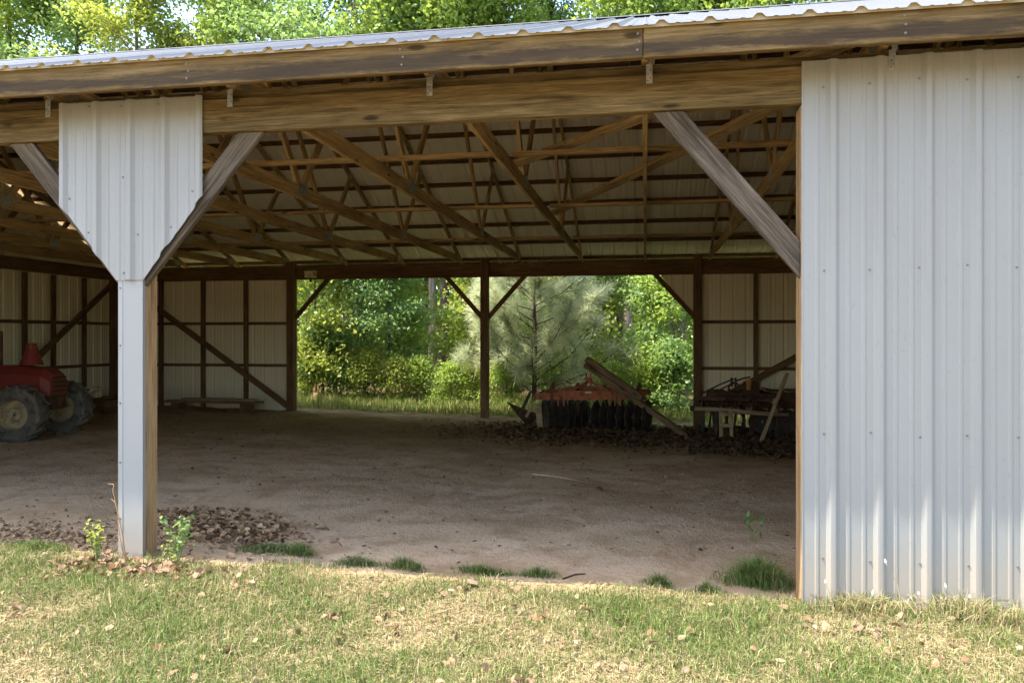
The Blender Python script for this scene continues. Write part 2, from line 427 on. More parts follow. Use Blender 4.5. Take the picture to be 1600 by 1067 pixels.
# --- headers
for a, b in ((XL + .05, FP[1]), (FP[1], FP[2]), (FP[2], FP[3]), (FP[3], XR - .05)):
    B('header_board', (a + .002, 4.209, 2.6725), (b - .002, 4.209, 2.6725), .195, .038, 'header')
    B('header_board', (a + .002 + .4, 4.2485, 2.7035), (b - .002 + (.4 if b < 4 else 0), 4.2485, 2.7035), .253, .038, 'header')
for a, b in ((XL + .05, RP[1]), (RP[1], RP[2]), (RP[2], RP[3]), (RP[3], XR - .05)):
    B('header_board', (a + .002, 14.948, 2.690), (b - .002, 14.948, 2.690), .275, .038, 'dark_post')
for x, s in ((-11.19, 1), (4.92, -1)):
    B('header_board', (x, 4.36, 2.69), (x, 14.77, 2.69), .235, .038, 'dark_post')
# --- knee braces
def knee(xf, zf_, x1, z1, y, mat, wd=.125):
    """brace from a plumb cut on the post face (xf, zf_) to a level cut under the header (x1, z1)"""
    d = Vector((x1 - xf, 0, z1 - zf_)); L = d.length; d.normalize(); nn = Vector((-d.z, 0, d.x)); s_ = 1 if d.x > 0 else -1
    hv = wd / 2 / abs(d.x); hh_ = wd / 2 / abs(d.z)
    q = [Vector((xf, 0, zf_ - hv)), Vector((xf, 0, zf_ + hv)), Vector((x1 - s_ * hh_, 0, z1)), Vector((x1 + s_ * hh_, 0, z1))]
    o0 = Vector((xf, 0, zf_)); loc = [((p - o0).dot(d), (p - o0).dot(nn)) for p in q]
    bm = bmesh.new(); vs = [[bm.verts.new((a, t, b)) for a, b in loc] for t in (-.019, .019)]
    for i in range(4): bm.faces.new((vs[0][i], vs[0][(i + 1) % 4], vs[1][(i + 1) % 4], vs[1][i]))
    bm.faces.new(vs[0][::-1]); bm.faces.new(vs[1]); bmesh.ops.recalc_face_normals(bm, faces=bm.faces[:])
    bmesh.ops.bevel(bm, geom=bm.edges[:], offset=.004, segments=1, affect='EDGES')
    m = Matrix((d, Vector((0, 1, 0)), nn)).transposed().to_4x4(); m.translation = Vector((xf, y, zf_)) - BO
    return link('knee_brace', bm_mesh('knee_brace', bm), M[mat], barn, mw=m)
FB = HB - .001
knee(-2.993, 1.765, -2.30, FB, 4.232, 'brace'); knee(-3.160, 1.765, -3.853, FB, 4.232, 'brace')
knee(.800, 1.765, .122, FB, 4.232, 'brace')
knee(-7.206, 1.765, -7.90, FB, 4.232, 'brace'); knee(-7.054, 1.765, -6.36, FB, 4.232, 'brace')
for x, s_ in ((-7.122, 1), (-3.198, -1), (-3.042, 1), (.898, -1)):
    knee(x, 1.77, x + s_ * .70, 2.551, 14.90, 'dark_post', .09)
# --- white sheets of the front wall: the closed right-hand bay and the gusset on the left-hand post
gf = lambda x: G(x, YF) - .06
wall_sheets(.800, XR, .953, gf, lambda x: 2.793 + (.002 * math.sin(x * 5)), (0, 4.186, 0), (1, 0, 0), (0, -1, 0), 'sheet', first=.953 + .2286 * 4)
sc = []
for k in range(-1, 16):
    c = .953 + k * RIB
    for z in (2.66, 1.715, .865, .22):
        xx = c - .043
        if xx > .82: sc.append((xx + random.uniform(-.006, .006), 4.186, z + random.uniform(-.012, .012)))
screw_set(sc, (0, -1, 0))
def gus_lo(x): return float(np.interp(x, [-3.555, -3.165, -2.985, -2.590], [2.184, 1.706, 1.706, 2.20]))
sheet('gusset_sheet', -3.555, -2.590, -3.300, gus_lo, lambda x: 2.795, (0, 4.186, 0), (1, 0, 0), (0, -1, 0), 'sheet', barn, (-3.165, -2.985))
screw_set([(-3.53, 4.186, 2.15 + .14), (-3.485, 4.186, 2.21), (-3.12, 4.186, 2.33), (-2.66, 4.186, 2.23), (-3.35, 4.186, 2.77), (-2.885, 4.186, 2.76), (-2.64, 4.186, 2.765), (-3.355, 4.186, 2.0),
           (-2.80, 4.186, 2.02), (-3.115, 4.186, 1.75), (-3.02, 4.186, 1.98), (-3.13, 4.186, 2.76)], (0, -1, 0))
# trim wrapped round the left-hand post
mb = MB(); z0 = G(-3.07, YF) - .06; z1 = 1.708
pr = [(-3.158, 4.32), (-3.158, 4.1935), (-3.128, 4.1915), (-3.125, 4.1945), (-2.994, 4.1945), (-2.994, 4.222)]
vs = []; fs = []
for (x, y) in pr: vs += [Vector((x, y, z0)) - BO, Vector((x, y, z1)) - BO]
for i in range(len(pr) - 1): fs.append((2 * i, 2 * i + 2, 2 * i + 3, 2 * i + 1))
mb.add(vs, fs).build('post_trim', M['trim'], barn)
screw_set([(-3.143, 4.1925, z) for z in (1.66, 1.31, .96, .60, .26)], (0, -1, 0))
# closed bay on the far left of the front (outside the picture)
wall_sheets(XL, -7.05, XL, gf, lambda x: 2.79, (0, 4.186, 0), (1, 0, 0), (0, -1, 0), 'sheet')

# --- rear wall: closed outer bays, open middle
rb = lambda x: G(x, 15.0) - .05
wall_sheets(XL, -7.13, XL + .05, rb, lambda x: 2.80, (0, 14.972, 0), (1, 0, 0), (0, 1, 0), 'sheet_in')
def rr_lo(x): return float(np.interp(x, [.28, .895, .9, .98], [2.56, 1.80, -.12, -.12])) if x < .98 else -.10
wall_sheets(.28, XR, .28, rr_lo, lambda x: 2.80, (0, 14.972, 0), (1, 0, 0), (0, 1, 0), 'sheet_in', extra=(.895, .9))
# studs, girts, diagonals
for x in (-10.2, -9.22, -8.24, 2.035, 3.05, 4.05):
    B('stud', (x, 14.905, G(x, 14.9) - .05), (x, 14.905, 2.60), .075, .088, 'dark_post', up=(1, 0, 0))
for a, b in ((-11.2, -7.28), (1.055, 4.94)):
    for z in (.775, 1.65):
        B('girt', (a, 14.9305 + .02, z), (b, 14.9305 + .02, z), .062, .038, 'dark_post')
B('diagonal_brace', (-11.18, 14.84, 2.62), (-7.29, 14.84, -.05), .12, .038, 'dark_post', up=(1, 0, 1))
B('diagonal_brace', (1.06, 14.84, .02), (4.92, 14.84, 2.25), .12, .038, 'dark_post', up=(-1, 0, 1))
# end walls
def gable(y): return BC0 + .15 + PITCH * (min(y - YF, YB - y)) - .05
for X, s in ((XL, -1), (XR, 1)):
    def hi_(y): return gable(y)
    wall_sheets(4.20, 14.96, 4.25, lambda y: G(X, y) - .05, hi_, (X, 0, 0), (0, 1, 0), (s, 0, 0), 'sheet_in', extra=(YM,))
    xi = X - s * .03
    for y in (5.0, 5.8, 6.6, 7.9, 8.8, 10.7, 11.6, 12.45, 13.15, 13.98):
        B('stud', (X - s * .06, y, G(X, y) - .05), (X - s * .06, y, 2.57), .10, .045, 'dark_post', up=(0, 1, 0))
    for z in (.775, 1.65):
        B('girt', (xi, 4.36, z), (xi, 14.77, z), .062, .038, 'dark_post')
B('diagonal_brace', (-11.20, 14.7, 2.50), (-11.20, 11.3, 0.0), .12, .038, 'dark_post', up=(0, -1, 1))

# --- trusses
OH = .35
def top_z(y): return BC0 + .152 + PITCH * min(y - YF, YB - y)       # upper face of the top chords
tr0 = empty('truss', (0, 0, 0), parent=barn)
def T(name, p0, p1, wd, t, up=(0, 0, 1), mat='truss'):
    return board(name, Vector(p0) - BO, Vector(p1) - BO, wd, t, M[mat], tr0, up)
T('bottom_chord', (0, YF + .02, BC0 + .072), (0, YB - .02, BC0 + .072), .14, .038)
dn = Vector((0, PITCH, -1)).normalized() * .047
nrm = (1 + PITCH ** 2) ** .5
yf0 = YF - OH + .04; ztail = BC0 + .152 + PITCH * (yf0 - YF)
cz = .047 * nrm
T('top_chord', (0, yf0, ztail - cz), (0, YM - .002, top_z(YM) - cz), .09, .038)
T('top_chord', (0, YB + OH - .04, ztail - cz), (0, YM + .002, top_z(YM) - cz), .09, .038)
third = [YF + (YB - YF) / 3, YF + 2 * (YB - YF) / 3]; quart = [YF + (YB - YF) / 4, YF + 3 * (YB - YF) / 4]
for i, s in ((0, 1), (1, -1)):
    jb = (0, third[i], BC0 + .12)
    T('web', (0, third[i] - s * .04, BC0 + .135), (0, quart[i], top_z(quart[i]) - .09), .088, .036)
    T('web', (0, third[i] + s * .04, BC0 + .135), (0, YM - s * .05, top_z(YM) - .10), .088, .036)
def plate(y, z, a, b):
    mb = MB()
    for sx in (-1, 1):
        mb.box((sx * .0202 - BO.x, y - a / 2 - BO.y, z), (sx * .0202 - BO.x, y + a / 2 - BO.y, z), b, .0022)
    mb.build('nail_plate', M['galv'], tr0)
for y in third: plate(y, BC0 + .10, .20, .13)
for y in quart: plate(y, top_z(y) - .055, .13, .09)
plate(YM, top_z(YM) - .085, .16, .13)
for y in (YF + .16, YB - .16): plate(y, BC0 + .09, .18, .11)
TX = [1.2192 * k for k in range(-9, 5)]
TX = [x for x in TX if XL < x < XR]
for k, x in enumerate(TX):
    t = tr0 if k == 0 else copy_tree(tr0, barn)
    t.location = (x, 0, 0)
# hurricane ties on the header under each truss
tie_me = None
for x in TX:
    if tie_me is None:
        mb = MB()
        mb.box((0, -.0015, -.055), (0, -.0015, .05), .034, .0025, up=(1, 0, 0)); mb.box((.012, -.001, .05), (.020, .03, .115), .03, .0025, up=(1, 0, 0))
        o = mb.build('metal_tie', M['galv'], barn); tie_me = o.data
        hm = MB()
        for hx, hzz in ((-.008, -.04), (.006, -.025), (-.006, -.005), (.008, .015)): hm.tube([(hx, -.0035, hzz), (hx, -.0028, hzz)], .0035, 6)
        ho = hm.build('nail_hole', M['hole'], o); hole_me = ho.data
    else:
        o = link('metal_tie', tie_me, None, barn); link('nail_hole', hole_me, None, o)
    o.location = Vector((x + .022, YF - .0025, 2.775)) - BO
# --- bracing lying on the bottom chords
for y in (6.80, 9.56, 12.62):
    for a, b in ((XL + .1, -6.3), (-6.25, -1.30), (-1.18, XR - .1)):
        B('lateral_brace', (a, y + (.03 if a > -2 else 0), BC0 + .1635), (b, y + (.03 if a > -2 else 0), BC0 + .1635), .038, .088, 'truss')
B('lateral_brace', (-1.26, 10.45, BC0 + .163 + .039), (1.30, 5.1, BC0 + .163 + .039), .038, .14, 'truss')
B('lateral_brace', (-1.32, 7.60, BC0 + .163 + .078), (1.30, 4.62, BC0 + .163 + .078), .038, .14, 'truss')
# --- purlins and roof sheets on both slopes
PT = .038
for side in (0, 1):
    for k in range(10):
        yy = .12 - OH + k * .615
        y = YF + yy if side == 0 else YB - yy
        if abs(y - YM) < .12: continue
        z = BC0 + .152 + PITCH * yy + PT / 2 * nrm + .001
        up = (0, -PITCH if side == 0 else PITCH, 1)
        for a, b in ((XL - .2, -5.9), (-5.897, -.2), (-.197, XR + .2)):
            B('purlin', (a, y, z), (b, y, z), PT, .088, 'purlin', up=up)
ph = at(817, 60, YF - OH - .02).x
def roof_run(side):
    x = XL - .28; nxt = ph + math.ceil((x + .3 - ph) / RIB) * RIB; k = 0
    y0 = (YF - OH - .035) if side == 0 else (YB + OH + .035)
    while x < XR + .28:
        e = min(nxt + .036, XR + .28)
        pr_ = prof(x, e, ph); v = []; f = []; mi = []
        for lay in (0, 1):
            o0 = len(v)
            for (xx, dd) in pr_:
                for q, y in enumerate((y0, YM)):
                    rise = (y - YF) if side == 0 else (YB - y)
                    z = BC0 + .152 + PITCH * rise + (PT + .003) * nrm + (dd + .0012 * (k % 2) - .0008 * lay) * nrm
                    v.append(Vector((xx, y, z)) - BO)
            for i in range(len(pr_) - 1):
                a = o0 + 2 * i
                f.append((a, a + 2, a + 3, a + 1) if (side == 0) == (lay == 0) else (a, a + 1, a + 3, a + 2)); mi.append(lay)
        me = bpy.data.meshes.new('roof_sheet'); me.from_pydata(v, [], f); me.materials.append(M['roof_top']); me.materials.append(M['roof'])
        me.polygons.foreach_set('material_index', mi); link('roof_sheet', me, None, barn)
        x = nxt - .036; nxt += 4 * RIB; k += 1
roof_run(0); roof_run(1)
# added pale strip standing in for the bright rib backs at the front eave
pr_ = prof(XL - .27, XR + .27, ph); mb = MB(); v = []; f = []
yc = YF - OH - .012; zc_ = BC0 + .152 + PITCH * (yc - YF) + (PT + .003) * nrm
for (xx, dd) in pr_: v += [Vector((xx, yc, zc_ - .012)) - BO, Vector((xx, yc, zc_ + (dd - .0015) * nrm)) - BO]
for i in range(len(pr_) - 1): f.append((2 * i, 2 * i + 2, 2 * i + 3, 2 * i + 1))
mb.add(v, f); mb.build('bright_rib_strip', M['rib_fill'], barn)
mb = MB()
zr = BC0 + .152 + PITCH * (YM - YF) + (PT + .026) * nrm
for a, b in ((XL - .3, XR + .3),):
    mb.add([Vector(p) - BO for p in ((a, YM - .16, zr - .16 * PITCH + .004), (b, YM - .16, zr - .16 * PITCH + .004), (a, YM, zr + .012), (b, YM, zr + .012), (a, YM + .16, zr - .16 * PITCH + .004), (b, YM + .16, zr - .16 * PITCH + .004))],
           [(0, 1, 3, 2), (2, 3, 5, 4)])
mb.build('ridge_cap', M['roof_top'], barn)
# --- fascia boards along both eaves
zf = BC0 + .152 - PITCH * OH + PT * nrm - .002            # underside of the sheets at the fascia
for a, b in ((XL - .2, -4.95), (-4.945, -.012), (-.008, XR + .2)):
    B('fascia_board', (a, YF - OH + .019, zf - .078), (b, YF - OH + .019, zf - .078), .153, .038, 'fascia')
    B('fascia_board', (a, YB + OH - .019, zf - .078), (b, YB + OH - .019, zf - .078), .153, .038, 'fascia')
sc = []
for x in TX:
    for z in (-.035, -.075, -.115): sc.append((x + random.uniform(-.008, .008) - .03, YF - OH, zf + z))
screw_set(sc, (0, -1, 0))
# rake boards
for x in (XL - .26, XR + .26):
    for s, ya, yb_ in ((0, YF - OH, YM), (1, YB + OH, YM)):
        B('rake_board', (x, ya, zf - .06), (x, yb_, top_z(YM) - .03), .14, .038, 'fascia')
# pale box with a dark stub under the rear header
p = at(482, 429, 14.70)
jb = empty('junction_box', (p.x, 14.80, p.z - .09)); tag(jb, 'small pale box with a dark stub hanging under the rear header beam', 'box')
mb = MB(); mb.box((-.11, 0, .10), (.11, 0, .10), .13, .10); mb.build('housing', M['cream'], jb)
mb = MB(); mb.box((-.13, .0, .172), (.13, 0, .172), .012, .13); mb.build('lid', M['tan'], jb)
mb = MB(); mb.tube([(0, 0, .04), (0, 0, -.02), (.005, 0, -.06)], [.026, .03, .022], 8); mb.build('stub', M['dark_post'], jb)

# ------------------------------------------------------------------ farm things under the roof
def gnd(px, Y): X = ray(px) * Y; return Vector((X, Y, float(GZ(X, Y))))
# --- disc harrow
hp = gnd(925, 13.25); Yh = 13.25
har = empty('disc_harrow', hp); tag(har, 'faded orange disc harrow with two gangs of dark discs in rear opening', 'harrow')
k = 13.2 / F
def hl(px, py, dy=0.):
    q = at(px, py, Yh + dy); return q - hp
def hbox(name, a, b, wd, t, mat='orange', up=(0, 0, 1), parent=har, mb=None):
    mb = MB() ; mb.box(a, b, wd, t, up); return mb.build(name, M[mat], parent)
hbox('front_bar', hl(836, 619, -.28), hl(1008, 619, -.28), .11, .10)
hbox('rear_bar', hl(850, 612, .42), hl(1015, 612, .42), .10, .10)
hbox('top_plate', hl(884, 606, .15), hl(985, 606, .15), .05, .30)
hbox('side_bar', hl(852, 615, -.25), hl(852, 613, .42), .08, .06); hbox('side_bar', hl(995, 615, -.25), hl(995, 613, .42), .08, .06)
pan = hbox('front_panel', hl(872, 615, -.345), hl(958, 615, -.345), .10, .02)
hbox('badge', hl(914, 613, -.357), hl(924, 613, -.357), .028, .003, 'plate', parent=pan)
ml = MB()
for px in (916, 923): ml.box(hl(px, 606, -.1), hl(px, 583, -.1), .025, .06, up=(1, 0, 0))
ml.box(hl(914, 592, -.1), hl(925, 592, -.1), .05, .05); ml.build('hitch_mast', M['orange'], har)
for a, b in ((918, 888), (922, 956)): hbox('mast_strut', hl(a, 595, -.12), hl(b, 614, -.3), .03, .02)
hbox('rear_strut', hl(919, 596, -.08), hl(905, 607, .4), .03, .03); hbox('rear_strut', hl(922, 596, -.08), hl(945, 607, .4), .03, .03)
for px in (872, 881, 887, 953, 961, 969): hbox('hanger', hl(px, 610, -.36), hl(px, 634, -.33), .028, .02, up=(1, 0, 0))
def disc_mesh():
    mb = MB(); R0 = .245
    pts = [(r, .045 * (1 - (r / R0) ** 2)) for r in (.02, .10, .18, .225, R0)]
    mb.lathe(pts, 24, 'X', wob=lambda q, r: 1 if r < .2 else 1 - .06 * max(0, math.cos(q * 8)) ** 2)
    mb.lathe([(r, h - .006) for r, h in pts], 24, 'X', wob=lambda q, r: 1 if r < .2 else 1 - .06 * max(0, math.cos(q * 8)) ** 2)
    n0 = len(mb.v) // 2
    for i in range(24): mb.f.append((4 * 24 + i, 4 * 24 + (i + 1) % 24, n0 + 4 * 24 + (i + 1) % 24, n0 + 4 * 24 + i))
    return mb
dme = None
for (x0, x1, dy, yaw) in ((849, 915, -.25, .16), (928, 1014, -.25, -.16), (852, 916, .42, -.16), (930, 1016, .42, .16)):
    a = hl(x0, 645, dy - yaw); b = hl(x1, 645, dy + yaw); a.z = b.z = .225
    mb = MB(); mb.tube([a, b], .022, 8); ax = mb.build('gang_axle', M['steel'], har)
    nd = 7
    for i in range(nd):
        q = a.lerp(b, (i + .25) / (nd - .5)); ang = math.atan2(b.y - a.y, b.x - a.x)
        if dme is None: o = disc_mesh().build('disc', M['steel'], ax); dme = o.data
        else: o = link('disc', dme, None, ax)
        o.location = q; o.rotation_euler = (random.uniform(0, 6), 0, ang)
    for t in (.2, .8):
        q = a.lerp(b, t); hbox('axle_bracket', q + Vector((0, 0, .02)), q + Vector((0, .02, hl(900, 620).z)), .05, .025, 'rust', up=(1, 0, 0))
hbox('end_plate', hl(841, 631, -.36), hl(844, 668, -.36), .10, .015, 'pale_wood', up=(1, 0, 0))
# --- big leaning timber
a = at(917, 566, 13.0); b = at(1074, 668, 12.75); b.z = float(GZ(b.x, b.y)) + .07
tm = empty('leaning_timber', b); tag(tm, 'heavy rotten timber leaning across the orange disc harrow', 'timber')
upv = Vector((0, 0, 1))
d_ = (a - b).normalized(); upn = (upv - d_ * upv.dot(d_)).normalized()
board('plank', upn * -.045, (a - b) + upn * -.045, .085, .20, M['old_timber'], tm, up=upn, bev=.012)
board('plank', upn * .046 + d_ * .9, (a - b) * 1.02 + upn * .046, .09, .185, M['old_timber'], tm, up=upn, bev=.012)
board('splinter', upn * -.09 + d_ * 1.15, upn * -.10 + d_ * 1.62, .02, .10, M['pale_wood'], tm, up=upn)
# --- ploughshare with two sticks beside the harrow
p = gnd(822, 13.5); pl = empty('plough_blade', p); tag(pl, 'dark triangular plough blade with two stilts lying beside the harrow', 'plough')
def q_(px, py, dy=0): return at(px, py, 13.5 + dy) - p
mb = MB(); A, Bq, C_ = q_(792, 628, -.1), q_(822, 664, -.2), q_(848, 650, .1); D_ = q_(815, 641, .15)
th = Vector((0, .03, .01)); mb.add([A, Bq, C_, D_, A + th, Bq + th, C_ + th, D_ + th], [(0, 1, 2, 3), (7, 6, 5, 4), (0, 4, 5, 1), (1, 5, 6, 2), (2, 6, 7, 3), (3, 7, 4, 0)]); mb.build('blade', M['rust'], pl)
for (x0, y0, x1, y1, m_) in ((812, 648, 829, 612, 'steel'), (815, 664, 833, 632, 'pale_wood')):
    mb = MB(); mb.box(q_(x0, y0, -.12), q_(x1, y1, -.02), .05, .035, up=(1, 0, 0)); mb.build('stilt', M[m_], pl)
# --- rusty cultivator in the right-hand corner
Yc = 13.5; cp = gnd(1165, Yc); cu = empty('cultivator', cp); tag(cu, 'rusty spring-tooth cultivator with thin levers in the corner right of rear opening', 'cultivator')
def cl(px, py, dy=0): return at(px, py, Yc + dy) - cp
for (y, dy) in ((622, -.1), (628, .45), (626, .9)):
    mb = MB(); mb.box(cl(1088, y, dy), cl(1262, y + 4, dy), .06, .06); mb.build('tool_bar', M['rust'], cu)
for x in (1092, 1160, 1245):
    mb = MB(); mb.box(cl(x, 624, -.12), cl(x, 628, .92), .05, .05); mb.build('cross_bar', M['rust'], cu)
for i in range(13):
    px = 1094 + i * 13; dy = (-.1, .45, .9)[i % 3]; s0 = cl(px, 627, dy)
    gl = float(GZ((s0 + cp).x, (s0 + cp).y)) - cp.z
    mb = MB(); hh_ = s0.z
    mb.tube([s0, s0 + Vector((.02, -.14, hh_ * .10)), s0 + Vector((.02, -.22, -hh_ * .25)), s0 + Vector((.02, -.10, -hh_ * .6)), Vector((s0.x + .02, s0.y + .08, gl + .08)), Vector((s0.x + .02, s0.y - .05, gl + .005))], [.018, .018, .018, .018, .018, .012], 6)
    o = mb.build('tine', M['rust'], cu, smooth=True)
    mb = MB(); e = Vector((s0.x + .02, s0.y - .05, gl + .02)); mb.box(e + Vector((0, .06, .10)), e, .06, .012, up=(1, 0, 0)); mb.build('point', M['steel'], o)
for (a_, b_) in (((1100, 613), (1146, 592)), ((1112, 616), (1150, 597)), ((1150, 595), (1172, 589)), ((1140, 640), (1177, 622)), ((1160, 622), (1170, 596)), ((1190, 606), (1240, 618)), ((1095, 618), (1098, 612))):
    mb = MB(); mb.tube([cl(*a_, -.05), cl((a_[0] + b_[0]) / 2, (a_[1] + b_[1]) / 2 - 1, .02), cl(*b_, .1)], .014, 6); mb.build('lever', M['rust'], cu)
for px in (1143, 1149): 
    mb = MB(); mb.tube([cl(px, 604, 0), cl(px, 590, 0)], [.022, .018], 6); mb.build('lever_clevis', M['steel'], cu)
mb = MB(); mb.tube([cl(1170, 610, -.1), cl(1170, 608, -.1), cl(1170, 594, -.1), cl(1170, 592, -.1)], [.03, .045, .045, .03], 12); mb.build('spring_canister', M['yellow'], cu, smooth=True)
mb = MB(); c0 = cl(1147, 606, .1)
mb.tube([c0 + Vector((.09 * math.cos(q), 0, .09 * math.sin(q))) for q in np.linspace(0, 2 * math.pi, 17)], .015, 6, cap=False); mb.build('hand_wheel', M['rust'], cu)
mb = MB(); mb.box(cl(1162, 606, .15), cl(1186, 606, .15), .22, .12); mb.build('gear_housing', M['rust'], cu)
hp_ = MB(); hp_.box(cl(1104, 622, .62), cl(1256, 626, .62), .26, .30); hop = hp_.build('seed_hopper', M['rust'], cu)
for px in (1120, 1150, 1180, 1210, 1240):
    mb = MB(); q = cl(px, 612, .62); mb.box(q + Vector((-.13, 0, .03)), q + Vector((.13, 0, .025)), .02, .33); mb.build('lid', M['rust'], hop)
for px in (1112, 1131, 1158, 1183, 1204, 1226):
    mb = MB(); q = cl(px, 634, .5); mb.tube([q, q + Vector((.02, -.18, -.16)), q + Vector((.03, -.25, -.38))], [.035, .03, .022], 7); mb.build('drop_tube', M['steel'], cu)
for px in (1190, 1228):
    mb = MB(); q = cl(px, 650, .25); q.z = .22; mb.lathe([(.03, -.03), (.06, -.03), (.055, -.012), (.19, -.010), (.20, -.03), (.22, -.03), (.22, .03), (.20, .03), (.19, .010), (.03, .010)], 20, 'Y', c=q); mb.build('gauge_wheel', M['steel'], cu)
for px in (1098, 1119):
    mb = MB(); s0 = cl(px, 646, -.3); mb.tube([cl(px, 632, -.1), s0, cl(px + 1, 660, -.3), Vector((s0.x, s0.y, .01))], [.03, .035, .03, .025], 8); mb.build('stand_leg', M['steel'], cu)
# long pale pole, small wooden stand, leaning stick
a = at(1080, 638, 13.1); b = at(1232, 648, 13.0)
po = empty('wooden_pole', a.lerp(b, .5)); tag(po, 'long pale wooden pole lying across the rusty cultivator', 'pole'); m0 = a.lerp(b, .5)
mb = MB(); mb.tube([a - m0, a.lerp(b, .3) - m0 + Vector((0, 0, .012)), a.lerp(b, .7) - m0 - Vector((0, 0, .006)), b - m0], [.034, .038, .036, .03], 10); mb.build('shaft', M['pale_wood'], po, smooth=True)
mb = MB(); mb.tube([a - m0 + Vector((-.02, 0, 0)), a - m0 + Vector((.05, 0, 0))], [.045, .045], 10); mb.build('ferrule', M['rust'], po)
st = gnd(1136, 12.75); sd = empty('wooden_stand', st); tag(sd, 'small pale wooden stand with two legs and rungs before the cultivator', 'stand')
def sl_(px, py, dy=0): return at(px, py, 12.75 + dy) - st
for px in (1127, 1143):
    q = sl_(px, 643); board('leg', Vector((q.x, -.02, .0)), Vector((q.x, .14, q.z)), .055, .035, M['pale_wood'], sd, up=(1, 0, 0))
for y in (648, 665):
    qa, qb = sl_(1124, y), sl_(1146, y); f_ = (qa.z) / max(.01, sl_(1127, 643).z); yy = -.02 + .16 * f_ - .035
    board('rung', Vector((qa.x, yy, qa.z)), Vector((qb.x, yy, qb.z)), .055, .025, M['pale_wood'], sd)
a = at(1188, 688, 12.3); a.z = float(GZ(a.x, a.y)); b = at(1230, 583, 13.0)
sk = empty('leaning_stick', a); tag(sk, 'thin pale squared stick leaning up against the rusty cultivator', 'stick')
board('shaft', Vector((0, 0, .0)), b - a, .06, .04, M['pale_wood'], sk, up=(1, 0, 0))
board('cleat', (b - a) * .55 + Vector((-.03, -.035, 0)), (b - a) * .62 + Vector((-.03, -.035, 0)), .07, .025, M['pale_wood'], sk, up=(1, 0, 0))
# --- red tractor at the left edge
tp = gnd(36, 9.2); tr = empty('red_tractor', tp, R(8)); tag(tr, 'old dull red tractor with a dusty wheel in the dark left bay', 'tractor')
def wheel(c, r, wd, name='wheel'):
    c = Vector(c); mb = MB()
    mb.lathe([(r * .55, -wd * .42), (r * .9, -wd * .5), (r * .985, -wd * .42), (r, -wd * .2), (r, wd * .2), (r * .985, wd * .42), (r * .9, wd * .5), (r * .55, wd * .42), (r * .55, -wd * .42)], 32, 'Y')
    for i in range(18):
        q = 2 * math.pi * i / 18; rad = Vector((math.cos(q), 0, math.sin(q))); tg = Vector((-math.sin(q), 0, math.cos(q)))
        for sy in (-1, 1): mb.box(rad * (r + .002) + Vector((0, sy * wd * .46, 0)) + tg * .0, rad * (r + .002) + tg * .06, .035, .03, up=rad)
    o = mb.build(name, M['tyre'], tr, loc=c)
    mb = MB(); mb.lathe([(.02, -wd * .30), (r * .22, -wd * .30), (r * .25, -wd * .15), (r * .50, -wd * .12), (r * .56, -wd * .45), (r * .56, wd * .45), (r * .5, wd * .1), (.02, wd * .1)], 24, 'Y'); mb.build('rim', M['tan'], o, smooth=False)
    return o
wheel((0.24, -.45, .36), .36, .24); wheel((.24, .55, .36), .36, .24); wheel((-1.5, -.55, .60), .60, .34); wheel((-1.5, .65, .60), .60, .34)
mb = MB(); mb.box((-1.7, .05, .50), (.45, .05, .50), .22, .34); mb.build('chassis', M['rust'], tr)
mb = MB()
prf = [(-.62, .28, .62, .98), (-.1, .26, .60, .98), (.35, .23, .58, .94), (.47, .19, .58, .86)]
vs = []; fs = []
for (x, hw, zb_, zt) in prf:
    vs += [(x, .05 - hw, zb_), (x, .05 - hw * 1.0, zt - .10), (x, .05 - hw * .6, zt), (x, .05 + hw * .6, zt), (x, .05 + hw, zt - .10), (x, .05 + hw, zb_)]
for i in range(3):
    for j in range(6): fs.append((i * 6 + j, i * 6 + (j + 1) % 6, (i + 1) * 6 + (j + 1) % 6, (i + 1) * 6 + j))
fs += [tuple(range(6))[::-1], tuple(range(18, 24))]
hood = mb.add(vs, fs).build('hood', M['red'], tr)
for z in (.64, .70, .76, .82):
    mb = MB(); mb.box((.482, -.08, z), (.482, .18, z), .02, .02); mb.build('grille_bar', M['black'], hood)
mb = MB(); mb.lathe([(.10, .0), (.15, .0), (.07, .22), (.06, .30)], 14, 'Z', c=(.12, -.0, .985)); mb.build('air_intake', M['red'], hood)
mb = MB(); mb.tube([(-.3, -.02, .95), (-.3, -.02, 1.45)], .03, 8); mb.build('exhaust', M['rust'], tr)
mb = MB()
pts = [(-1.5 + .70 * math.cos(q), .60 + .70 * math.sin(q)) for q in np.linspace(R(25), R(160), 9)]
vs = []; fs = []
for (x, z) in pts: vs += [(x, -.78, z), (x, -.36, z), (x, -.78, z + .015), (x, -.36, z + .015)]
for i in range(8):
    a_ = 4 * i; fs += [(a_, a_ + 1, a_ + 5, a_ + 4), (a_ + 2, a_ + 6, a_ + 7, a_ + 3), (a_, a_ + 4, a_ + 6, a_ + 2), (a_ + 1, a_ + 3, a_ + 7, a_ + 5)]
mb.add(vs, fs); mb.build('fender', M['red'], tr)
mb = MB(); mb.box((-.62, -.40, .93), (-.18, -.40, .93), .09, .26); mb.build('side_box', M['tan'], tr)
mb = MB(); mb.tube([(-1.1, .05, .95), (-.85, .05, 1.28)], .02, 6); o = mb.build('steering_column', M['steel'], tr)
mb = MB(); mb.tube([(-.86 + .05 * math.sin(q) , .05 + .19 * math.cos(q), 1.28 + .18 * math.sin(q)) for q in np.linspace(0, 2 * math.pi, 21)], .014, 6, cap=False); mb.build('steering_wheel', M['black'], o)
mb = MB(); mb.box((-1.75, .05, .98), (-1.3, .05, .98), .08, .44); mb.box((-1.78, .05, 1.0), (-1.86, .05, 1.36), .07, .42, up=(1, 0, 0)); mb.build('seat', M['black'], tr)
